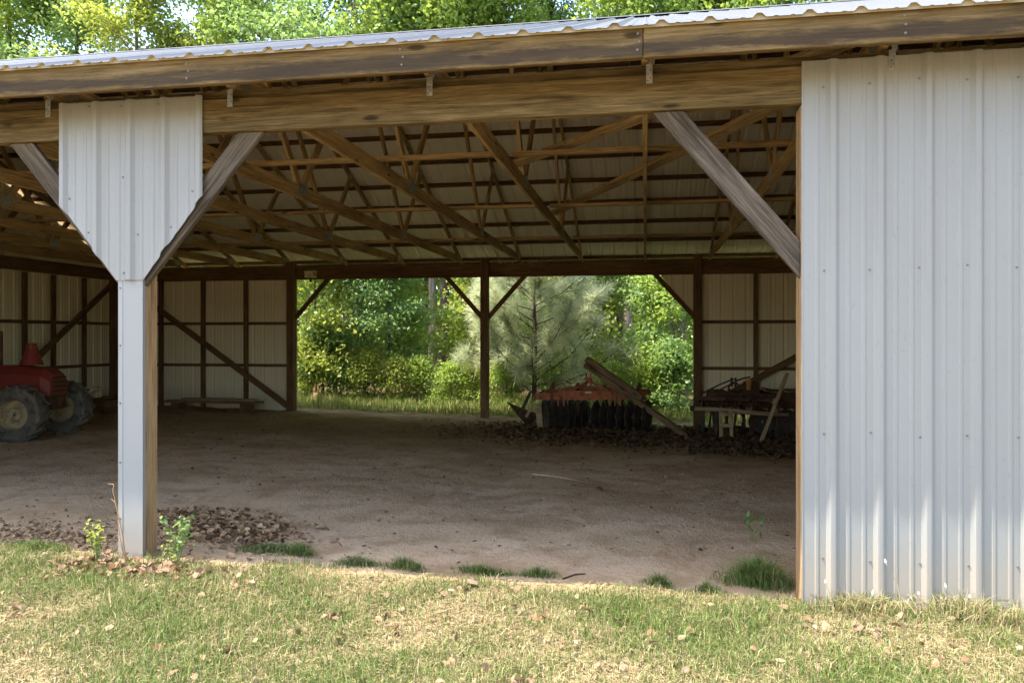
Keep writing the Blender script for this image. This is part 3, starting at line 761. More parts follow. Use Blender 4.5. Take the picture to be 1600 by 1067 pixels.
# --- pale box on a dark crate by the left wall
p = gnd(149, 13.2); q = at(149, 622, 13.2)
cr = empty('wooden_crate', p); tag(cr, 'dark slatted wooden crate standing by the left end wall', 'crate')
ch = q.z - p.z
for z in np.linspace(.07, ch - .07, 4):
    for y in (-.25, .25): board('slat', (-.4, y, z), (.4, y, z), .10, .02, M['dark_post'], cr)
    for x in (-.39, .39): board('slat', (x, -.235, z), (x, .235, z), .10, .02, M['dark_post'], cr)
for x in (-.36, .36):
    for y in (-.22, .22): board('corner_post', (x, y, 0), (x, y, ch), .04, .04, M['dark_post'], cr, up=(1, 0, 0))
board('top_board', (-.41, 0, ch + .01), (.41, 0, ch + .01), .02, .52, M['dark_post'], cr)
bx = empty('cream_box', (p.x, p.y - .05, p.z + ch + .0215), R(12)); tag(bx, 'small cream box sitting on the dark crate in the left bay', 'box')
mb = MB(); mb.box((-.11, 0, .09), (.11, 0, .09), .18, .16); mb.build('body', M['cream'], bx)
for s in (-1, 1):
    mb = MB(); mb.box((-.108, s * .08, .185), (.108, s * .14, .20), .004, .06); 
    mb = MB(); mb.add([(-.11, s * .082, .181), (.11, s * .082, .181), (.11, s * .15, .20), (-.11, s * .15, .20), (-.11, s * .082, .184), (.11, s * .082, .184), (.11, s * .15, .203), (-.11, s * .15, .203)], [(0, 1, 2, 3), (7, 6, 5, 4), (0, 4, 5, 1), (1, 5, 6, 2), (2, 6, 7, 3), (3, 7, 4, 0)]); mb.build('flap', M['cream'], bx)
# --- planks on blocks by the rear left wall
a = at(262, 631, 14.35); b = at(408, 633, 14.3); zt = max(float(GZ(a.x, a.y)), float(GZ(b.x, b.y))) + .16
for i, (dz, dy, e0, e1, m_, lab) in enumerate(((0, 0, 0, 0, 'old_timber', 'lower weathered plank on blocks along the rear left wall'), (.045, .02, .35, .1, 'pale_wood', 'upper paler plank lying on the plank along the rear left wall'))):
    o = board('plank', Vector((a.x + e0, a.y + dy, zt + dz)), Vector((b.x - e1, b.y + dy, zt + dz)), .04, .24 - .04 * i, M[m_], None, bev=.005); tag(o, lab, 'plank', 'planks by the rear left wall')
for t, lab in ((.12, 'wooden block under the end of the planks nearer the left wall'), (.85, 'wooden block under the end of the planks nearer the rear opening')):
    q = a.lerp(b, t); g = float(GZ(q.x, q.y)); o = board('timber_block', Vector((q.x, q.y - .16, (g + zt - .022) / 2)), Vector((q.x, q.y + .16, (g + zt - .022) / 2)), zt - .021 - g + .01, .14, M['dark_post'], None, bev=.006); tag(o, lab, 'block', 'blocks under the planks')

# ------------------------------------------------------------------ plants: leaf clouds, trees
def leaf_quads(c, s, up=.6, rs=rng, asp=.62, droop=0.):
    """one bent quad for each leaf"""
    N = len(c); nrm_ = rs.normal(size=(N, 3)); nrm_[:, 2] += up * 2; nrm_ /= np.linalg.norm(nrm_, axis=1)[:, None]
    a = rs.normal(size=(N, 3)); a[:, 2] -= droop; a -= nrm_ * (a * nrm_).sum(1)[:, None]; a /= np.linalg.norm(a, axis=1)[:, None] + 1e-9
    b = np.cross(nrm_, a); s = s[:, None]
    v = np.stack([c - a * s * .5, c + b * s * asp * .5 + nrm_ * s * .10, c + a * s * .55, c - b * s * asp * .5 + nrm_ * s * .10], 1).reshape(-1, 3)
    f = np.arange(N * 4).reshape(N, 4)
    return v, f
def leaf_mesh(name, c, size, mat, seed=0, up=.6, asp=.62, tone=None):
    rs = np.random.default_rng(seed); s = size * rs.uniform(.6, 1.3, len(c)); v, f = leaf_quads(c, s, up, rs, asp)
    t = rs.uniform(0, 1, len(c)) if tone is None else np.clip(tone + rs.normal(0, .18, len(c)), 0, 1)
    col = np.repeat(np.stack([t, t, t], 1), 4, 0)
    me = np_mesh(name, v, f, col); me.materials.append(mat); return me
def make_tree(seed, h, r0, base, spread, nleaf, size, leafmat, barkmat, limbs=20, lean=.03, sig=.32, shape='tall', up=.5):
    rs = np.random.default_rng(seed); mb = MB(); anchors = []; 
    zz = np.linspace(0, h, 9); dx = np.cumsum(rs.normal(0, lean * h / 9, (9, 2)), 0); dx[0] = 0
    tp_ = [Vector((dx[i, 0], dx[i, 1], zz[i] - (.15 if i == 0 else 0))) for i in range(9)]
    rad = [r0 * (1.25 if i == 0 else 1) * (1 - .88 * (i / 8) ** 1.1) for i in range(9)]
    mb.tube(tp_, rad, 9)
    def tpos(z):
        i = min(7, int(z / h * 8)); t = z / h * 8 - i; return tp_[i].lerp(tp_[i + 1], t)
    for i in range(limbs):
        u = base + (1 - base) * ((i + rs.uniform(0, .9)) / limbs) ** .85; u = min(u, .97); z = u * h
        w_ = (u - base) / (1 - base)
        L = spread * (.55 + .45 * math.sin(math.pi * min(1, w_ * .9 + .22))) * rs.uniform(.7, 1.15) * (1 - .45 * w_)
        az = i * 2.4 + rs.uniform(-.5, .5); el = R(rs.uniform(5, 30) + 30 * w_)
        p = tpos(z); pts = [p]; dirv = Vector((math.cos(az) * math.cos(el), math.sin(az) * math.cos(el), math.sin(el)))
        for s in range(4):
            dirv = (dirv + Vector(rs.normal(0, .16, 3)) + Vector((0, 0, .03 - .05 * (s > 2)))).normalized(); pts.append(pts[-1] + dirv * L / 4)
        rr = r0 * (.42 - .25 * w_)
        mb.tube(pts, [rr * q for q in (1, .75, .5, .3, .12)], 5)
        for s in range(7):
            t = rs.uniform(.25, 1) * 4; k_ = min(3, int(t)); q = pts[k_].lerp(pts[k_ + 1], t - k_)
            sd_ = (dirv * .5 + Vector(rs.normal(0, .7, 3)) + Vector((0, 0, .1))).normalized(); sl2 = L * rs.uniform(.2, .42)
            e = q + sd_ * sl2; m_ = q.lerp(e, .55) + Vector((0, 0, .04 * sl2))
            mb.tube([q, m_, e], [rr * .26, rr * .16, rr * .05], 4)
            for tt in (.45, .75, 1.0): anchors.append(tuple(q.lerp(e, tt)))
        anchors.append(tuple(pts[-1]))
    anchors = np.array(anchors); aw = rs.uniform(.2, 1.6, len(anchors)); aw /= aw.sum()
    ai = rs.choice(len(anchors), nleaf, p=aw); off = rs.normal(0, 1, (nleaf, 3)) * np.array([sig, sig, sig * .55])
    atone = np.clip(rs.normal(.5, .22, len(anchors)), 0, 1)
    c = anchors[ai] + off
    c[:, 2] = np.maximum(c[:, 2], .05)
    trunk = mb.build('trunk', barkmat, smooth=True)
    crown = link('crown', leaf_mesh('crown', c, size, leafmat, seed + 100, up, tone=atone[ai]))
    return trunk, crown
protos = {}
def proto(key, *a, **kw):
    t, c = make_tree(*a, **kw); protos[key] = (t.data, c.data)
    bpy.data.objects.remove(t); bpy.data.objects.remove(c)
proto('oakA', 11, 17, .17, .22, 3.9, 26000, .16, M['leaf'], M['bark'], limbs=26)
proto('oakB', 12, 18, .14, .30, 3.5, 24000, .16, M['leaf'], M['bark_p'], limbs=24, lean=.02)
proto('oakC', 13, 16, .20, .18, 4.4, 28000, .15, M['leaf_d'], M['bark'], limbs=26, lean=.045)
proto('oakD', 14, 17, .15, .25, 3.8, 26000, .15, M['leaf_y'], M['bark_p'], limbs=25, lean=.03)
proto('sapA', 21, 5.6, .045, .06, 1.5, 9000, .115, M['leaf'], M['bark'], limbs=22, sig=.24)
proto('sapB', 22, 4.6, .04, .05, 1.4, 8000, .11, M['leaf_y'], M['bark'], limbs=20, sig=.24)
proto('sapC', 23, 6.2, .05, .05, 1.7, 9500, .12, M['leaf_d'], M['bark'], limbs=22, sig=.26)
proto('bushA', 31, 1.25, .02, .02, .85, 4200, .075, M['leaf_y'], M['bark'], limbs=16, sig=.15)
proto('bushB', 32, 1.1, .02, .02, .8, 4200, .07, M['leaf'], M['bark'], limbs=16, sig=.15)
proto('bushC', 33, 1.5, .025, .02, .8, 4200, .08, M['leaf_d'], M['bark'], limbs=16, sig=.16)
def plant(name, key, px, Y, label, cat, group, sc=1., rz=None, X=None):
    x = ray(px) * Y if X is None else X
    o = empty(name, (x, Y, float(GZ(x, Y)) if abs(x) < 60 else 0), random.uniform(0, 6.28) if rz is None else rz); o.scale = (sc, sc, sc * random.uniform(.95, 1.08))
    t, c = protos[key]; link('trunk' if name.endswith('tree') else 'stem', t, None, o); link('crown' if name.endswith('tree') else 'foliage', c, None, o)
    return tag(o, label, cat, group)
gT = 'trees in the woods behind the barn'
for (key, px, Y, sc, lab) in (
    ('oakB', 676, 23.2, 1.0, 'tall tree whose pale trunk is the left one of twin trunks in rear opening'),
    ('oakA', 692, 24.0, 1.0, 'tall tree whose dark trunk is the right one of twin trunks in rear opening'),
    ('oakC', 548, 23.6, 1.0, 'thick-trunked tree standing near the left end of the rear opening'),
    ('oakB', 978, 23.0, .95, 'slim pale grey trunk rising right of the young pine'),
    ('oakA', 1066, 23.5, .95, 'dark trunk close beside the right post of the rear opening'),
    ('oakD', 1034, 27.5, 1.0, 'slender tree deep in the woods behind the leaning timber'),
    ('oakD', 612, 28.0, 1.0, 'tree deep in the woods between thick trunk and twin trunks'),
    ('oakC', 872, 27.0, 1.0, 'leafy tree deep in the woods straight behind the young pine'),
    ('oakA', 28, 24.5, 1.0, 'leftmost tree over the roof, dark trunk against blue sky'),
    ('oakD', 205, 24.5, 1.0, 'second leafy crown from the left above the roof edge'),
    ('oakB', 330, 25.0, 1.05, 'third leafy crown from the left above the roof edge'),
    ('oakC', 430, 24.0, 1.0, 'spreading crown with a bare bent limb above the roof edge'),
    ('oakC', 110, 25.5, 1.0, 'dark green crown between the leftmost trunk and the second crown'),
    ('oakA', 770, 25.0, 1.05, 'leafy crown above the middle of the roof edge'),
    ('oakD', 1150, 25.0, 1.0, 'yellow-green crown above the roof, right of the middle'),
    ('oakC', 1290, 26.0, 1.05, 'dark green crown above the roof near the white right-hand wall'),
    ('oakB', 1420, 23.5, 1.05, 'leafy crown above the roof at the far right'),
    ): plant('broadleaf_tree', key, px, Y, lab, 'tree', gT, sc)
gS = 'saplings at the edge of the woods'
for (key, px, Y, sc, lab) in (
    ('sapB', 490, 16.9, 1.0, 'yellow-green sapling beside the left post of the rear opening'),
    ('sapC', 525, 18.3, 1.0, 'bluish green sapling behind the yellow-green one at left of rear opening'),
    ('sapA', 572, 18.0, .95, 'full green sapling left of the twin trunks'),
    ('sapC', 604, 17.4, .72, 'dense dark green sapling just left of the twin trunks'),
    ('sapB', 742, 19.4, .75, 'pale sapling between the twin trunks and the rear centre post'),
    ('sapA', 760, 19.0, 1.1, 'sapling hidden behind the rear centre post and pine'),
    ('sapB', 905, 18.7, 1.1, 'yellow-green sapling right behind the pine top'),
    ('sapA', 940, 20.5, .85, 'green sapling left of the slim pale grey trunk'),
    ('sapC', 1022, 18.2, .85, 'green sapling right of the slim pale grey trunk'),
    ('sapA', 1050, 17.3, .8, 'green sapling against the right post of the rear opening'),
    ('sapA', 640, 26.0, 1.0, 'sapling in the shade behind the twin trunks'),
    ('sapC', 850, 20.0, 1.2, 'tall sapling in the shade behind the pine'),
    ): plant('sapling_tree', key, px, Y, lab, 'sapling', gS, sc)
gB = 'bushes along the edge of the woods'
for (key, px, Y, sc, lab) in (
    ('bushA', 478, 16.7, .75, 'low yellow-green bush against the left post of the rear opening'),
    ('bushC', 505, 17.2, 1.1, 'bluish green bush beside the left post of the rear opening'),
    ('bushA', 575, 17.0, .85, 'sunny yellow-green bush, left of a pair before the woods'),
    ('bushA', 618, 16.9, .72, 'sunny yellow-green bush, right of a pair before the woods'),
    ('bushB', 655, 17.1, .8, 'low green bush in front of the twin trunks'),
    ('bushB', 705, 16.8, .75, 'low green bush left of the rear centre post'),
    ('bushA', 738, 17.3, .7, 'small sunny bush tight against the rear centre post'),
    ('bushB', 792, 16.6, .8, 'green bush right of the rear centre post above the plough blade'),
    ('bushB', 1010, 16.6, .85, 'green bush under the leaning timber'),
    ('bushC', 1052, 16.4, .95, 'green bush between the leaning timber and the right rear post'),
    ('bushB', 960, 17.2, .8, 'low bush behind the orange disc harrow'),
    ): plant('leafy_bush', key, px, Y, lab, 'bush', gB, sc)
# --- young pine with long pale needles
pp = gnd(834, 16.5); pine = empty('young_pine', pp); tag(pine, 'young pine with long pale needles behind the disc harrow', 'tree')
rs = np.random.default_rng(5); mb = MB(); tips = []
Hp = 4.6
mb.tube([(0, 0, -.1), (.03, 0, 1.5), (-.02, .05, 3), (0, 0, Hp)], [.055, .045, .03, .012], 8)
for i in range(48):
    z = .35 + 3.9 * (i / 48) ** 1.15; az = i * 2.4 + rs.uniform(-.3, .3); L = (2.25 - .36 * z) * rs.uniform(.75, 1.1); el = R(rs.uniform(10, 35))
    d_ = Vector((math.cos(az) * math.cos(el), math.sin(az) * math.cos(el), math.sin(el))); p0 = Vector((0, 0, z)); e = p0 + d_ * L + Vector((0, 0, .12 * L))
    mb.tube([p0, p0 + d_ * L * .6, e], [.016, .011, .006], 5); tips.append((e, (d_ + Vector((0, 0, .6))).normalized()))
    for s in range(5):
        t = rs.uniform(.3, .95); q = p0 + d_ * L * t; sd_ = (d_ + Vector(rs.normal(0, .7, 3)) + Vector((0, 0, .3))).normalized(); e2 = q + sd_ * rs.uniform(.2, .45)
        mb.tube([q, e2], [.008, .005], 4); tips.append((e2, (sd_ + Vector((0, 0, .4))).normalized()))
mb.build('trunk', M['bark'], pine, smooth=True)
v = []; cols = []; cv = MB()
for (e, d_) in tips:
    nn = 135; tone = np.clip(rs.normal(.6, .25), 0, 1)
    along = rs.uniform(-.16, .05, nn); dirs = np.array(d_)[None] * rs.uniform(.25, 1.0, nn)[:, None] + rs.normal(0, .55, (nn, 3)); dirs /= np.linalg.norm(dirs, axis=1)[:, None]
    b0 = np.array(e)[None] + np.array(d_)[None] * along[:, None]; L = rs.uniform(.22, .36, nn)[:, None]
    side = np.cross(dirs, rs.normal(size=(nn, 3))); side /= np.linalg.norm(side, axis=1)[:, None]; side *= .0040
    midp = b0 + dirs * L * .55 ; tip = b0 + dirs * L - np.array([0, 0, .03])
    v.append(np.stack([b0 - side, b0 + side, tip + side * .4, tip - side * .4], 1).reshape(-1, 3)); cols.append(np.full((nn * 4, 3), 1.) * np.repeat(np.clip(tone + rs.normal(0, .12, nn), 0, 1), 4)[:, None])
    if rs.uniform() < .3 and e.z > .7: cv.tube([e, e + Vector((d_.x * .04, d_.y * .04, .10)), e + Vector((d_.x * .05, d_.y * .05, .20))], [.013, .012, .004], 5)
v = np.concatenate(v); cols = np.concatenate(cols)
me = np_mesh('needles', v, np.arange(len(v)).reshape(-1, 4), cols); me.materials.append(M['needle']); link('crown', me, None, pine)
o = cv.build('candle_shoot', M['pale_wood'], pine); tag(o, kind='stuff')
# --- orange-brown stump beyond the left rear post
sp_ = gnd(496, 16.1); stp = empty('broken_stump', sp_); tag(stp, 'orange-brown splintered stump in the sun beyond the left rear post', 'stump')
mb = MB()
mb.lathe([(.15, -.05), (.115, .05), (.10, .16), (.092, .27), (.08, .30), (.02, .26)], 14, 'Z', wob=lambda q, r: 1 + .12 * math.sin(3 * q) + .06 * math.sin(7 * q)); mb.build('stub', M['post'], stp)
for i in range(7):
    q = i * .9; r_ = .075; mb = MB(); mb.tube([(r_ * math.cos(q), r_ * math.sin(q), .2), (r_ * 1.05 * math.cos(q), r_ * 1.05 * math.sin(q), .30 + .08 * random.random()), (r_ * 1.1 * math.cos(q), r_ * 1.1 * math.sin(q), .40 + .12 * random.random())], [.022, .016, .003], 5); mb.build('splinter', M['post'], stp)
# --- the far woods reads as one mass
rs = np.random.default_rng(9); N = 100000
xs = rs.uniform(-42, 26, N); ys = 31 + rs.gamma(2., 3.0, N); top = 10 + 3.0 * np.sin(xs * .35) + 2 * np.sin(xs * .9 + 2); zs = top * rs.uniform(0, 1, N) ** 1.35
cl_ = np.floor(xs * .7) * 7.3 + np.floor(zs * .8) * 3.1 + np.floor(ys * .5); hsh = np.abs(np.sin(cl_ * 12.9898) * 43758.5453) % 1
keep = hsh > .16; xs, ys, zs, hsh = xs[keep], ys[keep], zs[keep], hsh[keep]
fw = link('far_woods', leaf_mesh('far_woods', np.stack([xs, ys, zs], 1), .42, M['leaf'], 91, .3, tone=hsh)); tag(fw, 'leafy green mass of the far woods behind the trees', 'woods', kind='stuff')
mb = MB()
for i in range(46):
    x = rs.uniform(-24, 12); y = rs.uniform(24, 34); r_ = rs.uniform(.05, .14); l_ = rs.normal(0, .4)
    mb.tube([(x, y, -.4), (x + l_ * .4, y, 4), (x + l_, y, 10)], [r_, r_ * .85, r_ * .5], 6)
o = mb.build('far_trunk', M['bark'], smooth=True); tag(o, 'thin dark trunks standing far back in the woods', 'woods', kind='stuff')

# ------------------------------------------------------------------ grass, weeds, dead leaves
def blades(x, y, z, h, wd, col, rs, lean=.5, bend=.5):
    N = len(x); az = rs.uniform(0, 2 * math.pi, N); ln = np.abs(rs.normal(0, lean, N)); dxy = np.stack([np.cos(az), np.sin(az)], 1) * (ln * h)[:, None]
    fa = rs.uniform(0, 2 * math.pi, N); sx = np.stack([np.cos(fa), np.sin(fa)], 1) * (wd / 2)[:, None]
    z0 = np.zeros((N, 1))
    b = np.stack([x, y, z - .006], 1); s3 = np.concatenate([sx, z0], 1)
    m_ = b + np.concatenate([dxy * .35, (h * .62)[:, None]], 1)
    t = b + np.concatenate([dxy * (1 + bend * .3), (h * (1 - .25 * np.minimum(ln, 1.4)))[:, None]], 1)
    v = np.stack([b - s3, b + s3, m_ + s3 * .8, m_ - s3 * .8, t], 1).reshape(-1, 3)
    i = np.arange(N)[:, None] * 5
    f3 = np.concatenate([i + np.array([[0, 1, 2]]), i + np.array([[0, 2, 3]]), i + np.array([[3, 2, 4]])], 0)
    return v, f3, np.repeat(col, 5, 0)
def gcol(N, rs, dry, jit=.25):
    g1 = np.array([.10, .165, .034]); g2 = np.array([.21, .275, .07]); s1 = np.array([.36, .295, .135]); s2 = np.array([.47, .41, .23])
    t = rs.uniform(0, 1, N)[:, None]; g = g1 * (1 - t) + g2 * t; s = s1 * (1 - t) + s2 * t
    isd = (rs.uniform(0, 1, N) < dry)[:, None]
    return np.where(isd, s, g) * rs.uniform(1 - jit, 1 + jit, N)[:, None]
def patch(x, y):
    return .5 + .25 * np.sin(2.3 * x + 1.7 * np.sin(1.9 * y)) + .2 * np.sin(5.1 * y + 2.2 * np.sin(3.7 * x + 1)) + .12 * np.sin(11 * x + 3 * np.sin(7 * y))
rs = np.random.default_rng(3)
def lawn(xa, xb, ya, yb, dens):
    N = int((xb - xa) * (yb - ya) * dens); x = rs.uniform(xa, xb, N); y = rs.uniform(ya, yb, N); return x, y
A_ = [lawn(-4.6, 2.6, 2.5, 4.45, 21000), lawn(-9, -4.6, 1, 4.3, 3500), lawn(2.6, 6, 1, 4.2, 3500), lawn(-4.6, 2.6, .5, 2.5, 3500)]
x = np.concatenate([a[0] for a in A_]); y = np.concatenate([a[1] for a in A_])
pt = patch(x, y)
edge = 4.25 + .07 * np.sin(2.7 * x) + .05 * np.sin(6.1 * x + 1) - y
pk = np.clip(edge / .18, 0, 1) * np.clip(.35 + .9 * pt, .15, 1)
drip = np.exp(-((y - 4.12) / .10) ** 2) * ((x > -2.6) & (x < .5)); pk *= 1 - .55 * drip * (.5 + .5 * np.sin(3 * x + 1))
keep = rs.uniform(0, 1, len(x)) < pk
x, y, pt = x[keep], y[keep], pt[keep]; N = len(x)
h = rs.gamma(6, .0062, N) * (.75 + .5 * pt); wd = rs.uniform(.0022, .0044, N)
v, f, c = blades(x, y, GZ(x, y), h, wd, gcol(N, rs, np.clip(.60 - .45 * pt, .08, .75)) * .82, rs, .75)
o = link('lawn_grass', np_mesh('lawn_grass', v, f, c), M['grass']); tag(o, 'short sunlit lawn of green and straw-coloured grass before the barn', 'grass', kind='stuff')
# thatch: dead bits lying flat
N = 26000; x = rs.uniform(-4.6, 2.6, N); y = rs.uniform(2.5, 4.28, N); L = rs.uniform(.02, .06, N); az = rs.uniform(0, 6.28, N)
c3 = np.stack([x, y, GZ(x, y) + rs.uniform(.004, .02, N)], 1); a = np.stack([np.cos(az), np.sin(az), rs.normal(0, .15, N)], 1) * L[:, None]; b = np.stack([-np.sin(az), np.cos(az), np.zeros(N)], 1) * .0016
v = np.stack([c3 - a * .5 - b, c3 - a * .5 + b, c3 + a * .5 + b, c3 + a * .5 - b], 1).reshape(-1, 3)
t = rs.uniform(0, 1, N)[:, None]; col = (np.array([.24, .18, .09]) * (1 - t) + np.array([.40, .33, .20]) * t)
o = link('grass_thatch', np_mesh('grass_thatch', v, np.arange(N * 4).reshape(-1, 4), np.repeat(col, 4, 0)), M['litter']); tag(o, 'dry straw-coloured thatch lying in the lawn', 'thatch', kind='stuff')
# grass in the sun behind the barn
N = 26000; x = rs.uniform(-9, 3, N); y = 15.2 + rs.gamma(2, .75, N); pt = patch(x * .6, y * .6)
h = rs.uniform(.10, .34, N) * (.5 + pt) * np.clip((y - 15.1) / .8, .3, 1); v, f, c = blades(x, y, GZ(x, y), h, rs.uniform(.006, .013, N), gcol(N, rs, .30) * np.array([1.0, 1.0, .9]), rs, .45)
o = link('rough_grass', np_mesh('rough_grass', v, f, c), M['grass']); tag(o, 'rough sunny grass between the barn and the woods', 'grass', kind='stuff')
# tufts along the threshold
def tuft(px, py, rx, ry, n_, h, label, dry=.15, Y=None, dark=.8, name='grass_tuft', hl_=None):
    zc = F * H / (py - HOR); Y0 = zc / (CT - ray(px) * ST) if Y is None else Y
    for _ in range(3):
        X0 = ray(px) * Y0; zc = F * (H - float(GZ(X0, Y0))) / (py - HOR)
        if Y is None: Y0 = zc / (CT - ray(px) * ST)
    X0 = ray(px) * Y0; z0 = float(GZ(X0, Y0))
    r = np.minimum(np.abs(rs.normal(0, .45, n_)), .95); q = rs.uniform(0, 6.28, n_); r = r * (1 + .35 * np.sin(3 * q + px)); x = X0 + r * np.cos(q) * rx; y = Y0 + r * np.sin(q) * ry
    hh_ = h * rs.uniform(.45, 1.15, n_) * np.clip(1.1 - .5 * r, .3, 1.1)
    v, f, c = blades(x, y, GZ(x, y), hh_, rs.uniform(.003, .006, n_), gcol(n_, rs, dry) * dark, rs, .7, 1.)
    v = v - np.array([X0, Y0, z0])
    o = link(name, np_mesh(name, v, f, c), M['grass'], loc=(X0, Y0, z0)); tag(o, label, 'grass tuft', 'grass tufts along the front of the earth floor'); return o
tuft(1185, 912, .24, .16, 1700, .16, 'thick dark green grass tuft against the right-hand wall corner', .08)
tuft(1105, 925, .10, .05, 260, .07, 'small grass tuft left of the thick tuft by the wall corner', .2)
tuft(1030, 915, .09, .06, 420, .08, 'small rounded dark grass tuft alone on the shade line', .15)
tuft(420, 862, .26, .10, 900, .07, 'low spreading grass tuft right of the white post', .2)
tuft(468, 866, .14, .09, 420, .09, 'wispy grass tuft at the right end of the low spreading one', .25)
tuft(560, 882, .22, .08, 700, .06, 'matted grass tuft in shade before the leaf heap', .35)
tuft(632, 888, .16, .08, 620, .08, 'grass tuft with pale wisps, left of three on the shade line', .25)
tuft(755, 896, .24, .07, 900, .06, 'flat wide grass tuft, middle of three on the shade line', .2)
tuft(840, 900, .16, .07, 520, .06, 'grass tuft at the right of three on the shade line', .2)
tuft(60, 862, .35, .09, 1300, .08, 'green grass tuft in shade at the far left edge', .12)
# dry clumps with seed heads along the foot of the white wall
def dry_clump(x0, rx, n_, h, label):
    x = x0 + rs.normal(0, rx, n_); y = 4.12 + rs.normal(0, .045, n_); hh_ = h * rs.uniform(.3, 1.1, n_)
    v, f, c = blades(x, y, GZ(x, y), hh_, rs.uniform(.003, .006, n_), gcol(n_, rs, .7) * .9, rs, .9, 1.)
    z0 = float(GZ(x0, 4.12)); v = v - np.array([x0, 4.12, z0])
    o = link('dry_grass_clump', np_mesh('dry_grass_clump', v, f, c), M['grass'], loc=(x0, 4.12, z0)); tag(o, label, 'grass clump', 'dry grass clumps at the foot of the white wall')
    return o
dry_clump(1.03, .09, 420, .13, 'dry grass clump at the foot of the white wall near its corner')
dry_clump(1.20, .07, 300, .12, 'dry grass clump at the foot of the white wall below its second rib')
dry_clump(1.58, .10, 620, .16, 'thickest dry grass clump at the foot of the white wall, towards the right')
dry_clump(1.86, .10, 420, .11, 'dry grass clump at the foot of the white wall by the right edge')
n = NT('dry_stalk'); M['stalk'] = n.fin((.42, .33, .17), .8); n = NT('green_stem'); M['gstem'] = n.fin((.14, .2, .06), .7); n = NT('seed_head'); M['seed'] = n.fin((.6, .56, .48), .8)
n = NT('reddish_stalk'); M['rstalk'] = n.fin((.36, .2, .1), .8)
for i, (px, top, lab) in enumerate(((1290, 912, 'short bent stalk with a dark seed head nearest the wall corner'), (1362, 928, 'stalk with a pale seed head between first and second wall ribs'), (1385, 880, 'tall thin arching grass stalk before the second wall rib'), (1436, 930, 'short stalk with a pale seed head before the third wall rib'), (1478, 918, 'upright stalk with seed head right of the third wall rib'), (1516, 935, 'stalk with a pale seed head before the fourth wall rib'))):
    x0 = ray(px) * 4.10; z0 = float(GZ(x0, 4.10)); tpz = at(px, top, 4.10).z - z0; s = random.choice((-1, 1)) * random.uniform(.02, .06) * (2 if i == 2 else 1)
    e = empty('seed_stalk', (x0 - s, 4.10, z0)); tag(e, lab, 'stalk', 'seed stalks at the foot of the white wall')
    mb = MB(); mb.tube([(0, 0, 0), (s * .3, 0, tpz * .6), (s, -.01, tpz)], [.0022, .0018, .0012], 5); mb.build('stem', M['stalk'], e)
    mb = MB(); mb.tube([(s, -.01, tpz - .006), (s * 1.1, -.012, tpz + .012), (s * 1.15, -.013, tpz + .026)], [.002, .0065, .002], 7); mb.build('seed_head', M['seed'], e)
# weed stems: yellow-green seedling by the post, green seedling at right on the floor
def leafy(name, loc, stems, nl, size, mat, label, seed, spread=.05):
    rs_ = np.random.default_rng(seed); e = empty(name, loc); tag(e, label, 'weed'); c = []
    for i in range(stems):
        az = rs_.uniform(0, 6.28); hh_ = rs_.uniform(.6, 1.0) * spread * 3.2; q = Vector((math.cos(az), math.sin(az), 0)) * spread * rs_.uniform(.2, 1)
        pts = [Vector((0, 0, -.01)) + q * .1, q * .6 + Vector((0, 0, hh_ * .6)), q + Vector((0, 0, hh_))]
        mb = MB(); mb.tube(pts, [.0025, .002, .001], 5); mb.build('stem', M['gstem'], e)
        for j in range(nl):
            t = .3 + .7 * j / nl; p_ = (pts[0].lerp(pts[1], t * 2) if t < .5 else pts[1].lerp(pts[2], t * 2 - 1)); c.append(np.array(p_) + rs_.normal(0, size * .45, 3) * np.array([1, 1, .3]))
    me = leaf_mesh('foliage', np.array(c), size, mat, seed, .9, .5); link('foliage', me, None, e); return e
def fl(px, py):
    Y0 = 5.
    for _ in range(6):
        X0 = ray(px) * Y0; zc = F * (H - float(GZ(X0, Y0))) / (py - HOR); Y0 = zc / (CT - ray(px) * ST)
    X0 = ray(px) * Y0; return Vector((X0, Y0, float(GZ(X0, Y0))))
leafy('yellow_weed', fl(152, 878), 7, 12, .032, M['leaf_y'], 'yellow-green leafy weed at the left foot of the white post', 1, .085)
leafy('yellow_weed', fl(264, 886), 4, 7, .026, M['leaf_y'], 'small yellow-green weed at the right foot of the white post', 2, .05)
leafy('green_weed', fl(275, 880), 8, 12, .035, M['leaf_d'], 'dark green weed in shade close right of the white post', 3, .10)
leafy('fern_weed', fl(1178, 846), 3, 9, .045, M['leaf_d'], 'lone feathery seedling on the earth floor near the right wall', 4, .075)
e = empty('dry_stalk', fl(200, 892)); tag(e, 'tall dry reddish stalk bent against the left side of the white post', 'stalk')
z = e.location.z
for pts in ([(0, 0, -.01), (-.02, -.03, .25), (-.075, -.03, .47), (-.075, -.02, .50), (-.11, -.02, .505)], [(0, 0, -.01), (-.01, -.03, .2), (-.06, -.03, .40), (-.085, -.03, .42)], [(.01, 0, -.01), (-.02, -.03, .15), (-.05, -.03, .33)]):
    mb = MB(); mb.tube(pts, [.0035] + [.0026] * (len(pts) - 2) + [.0015], 5); mb.build('stem', M['rstalk'], e)
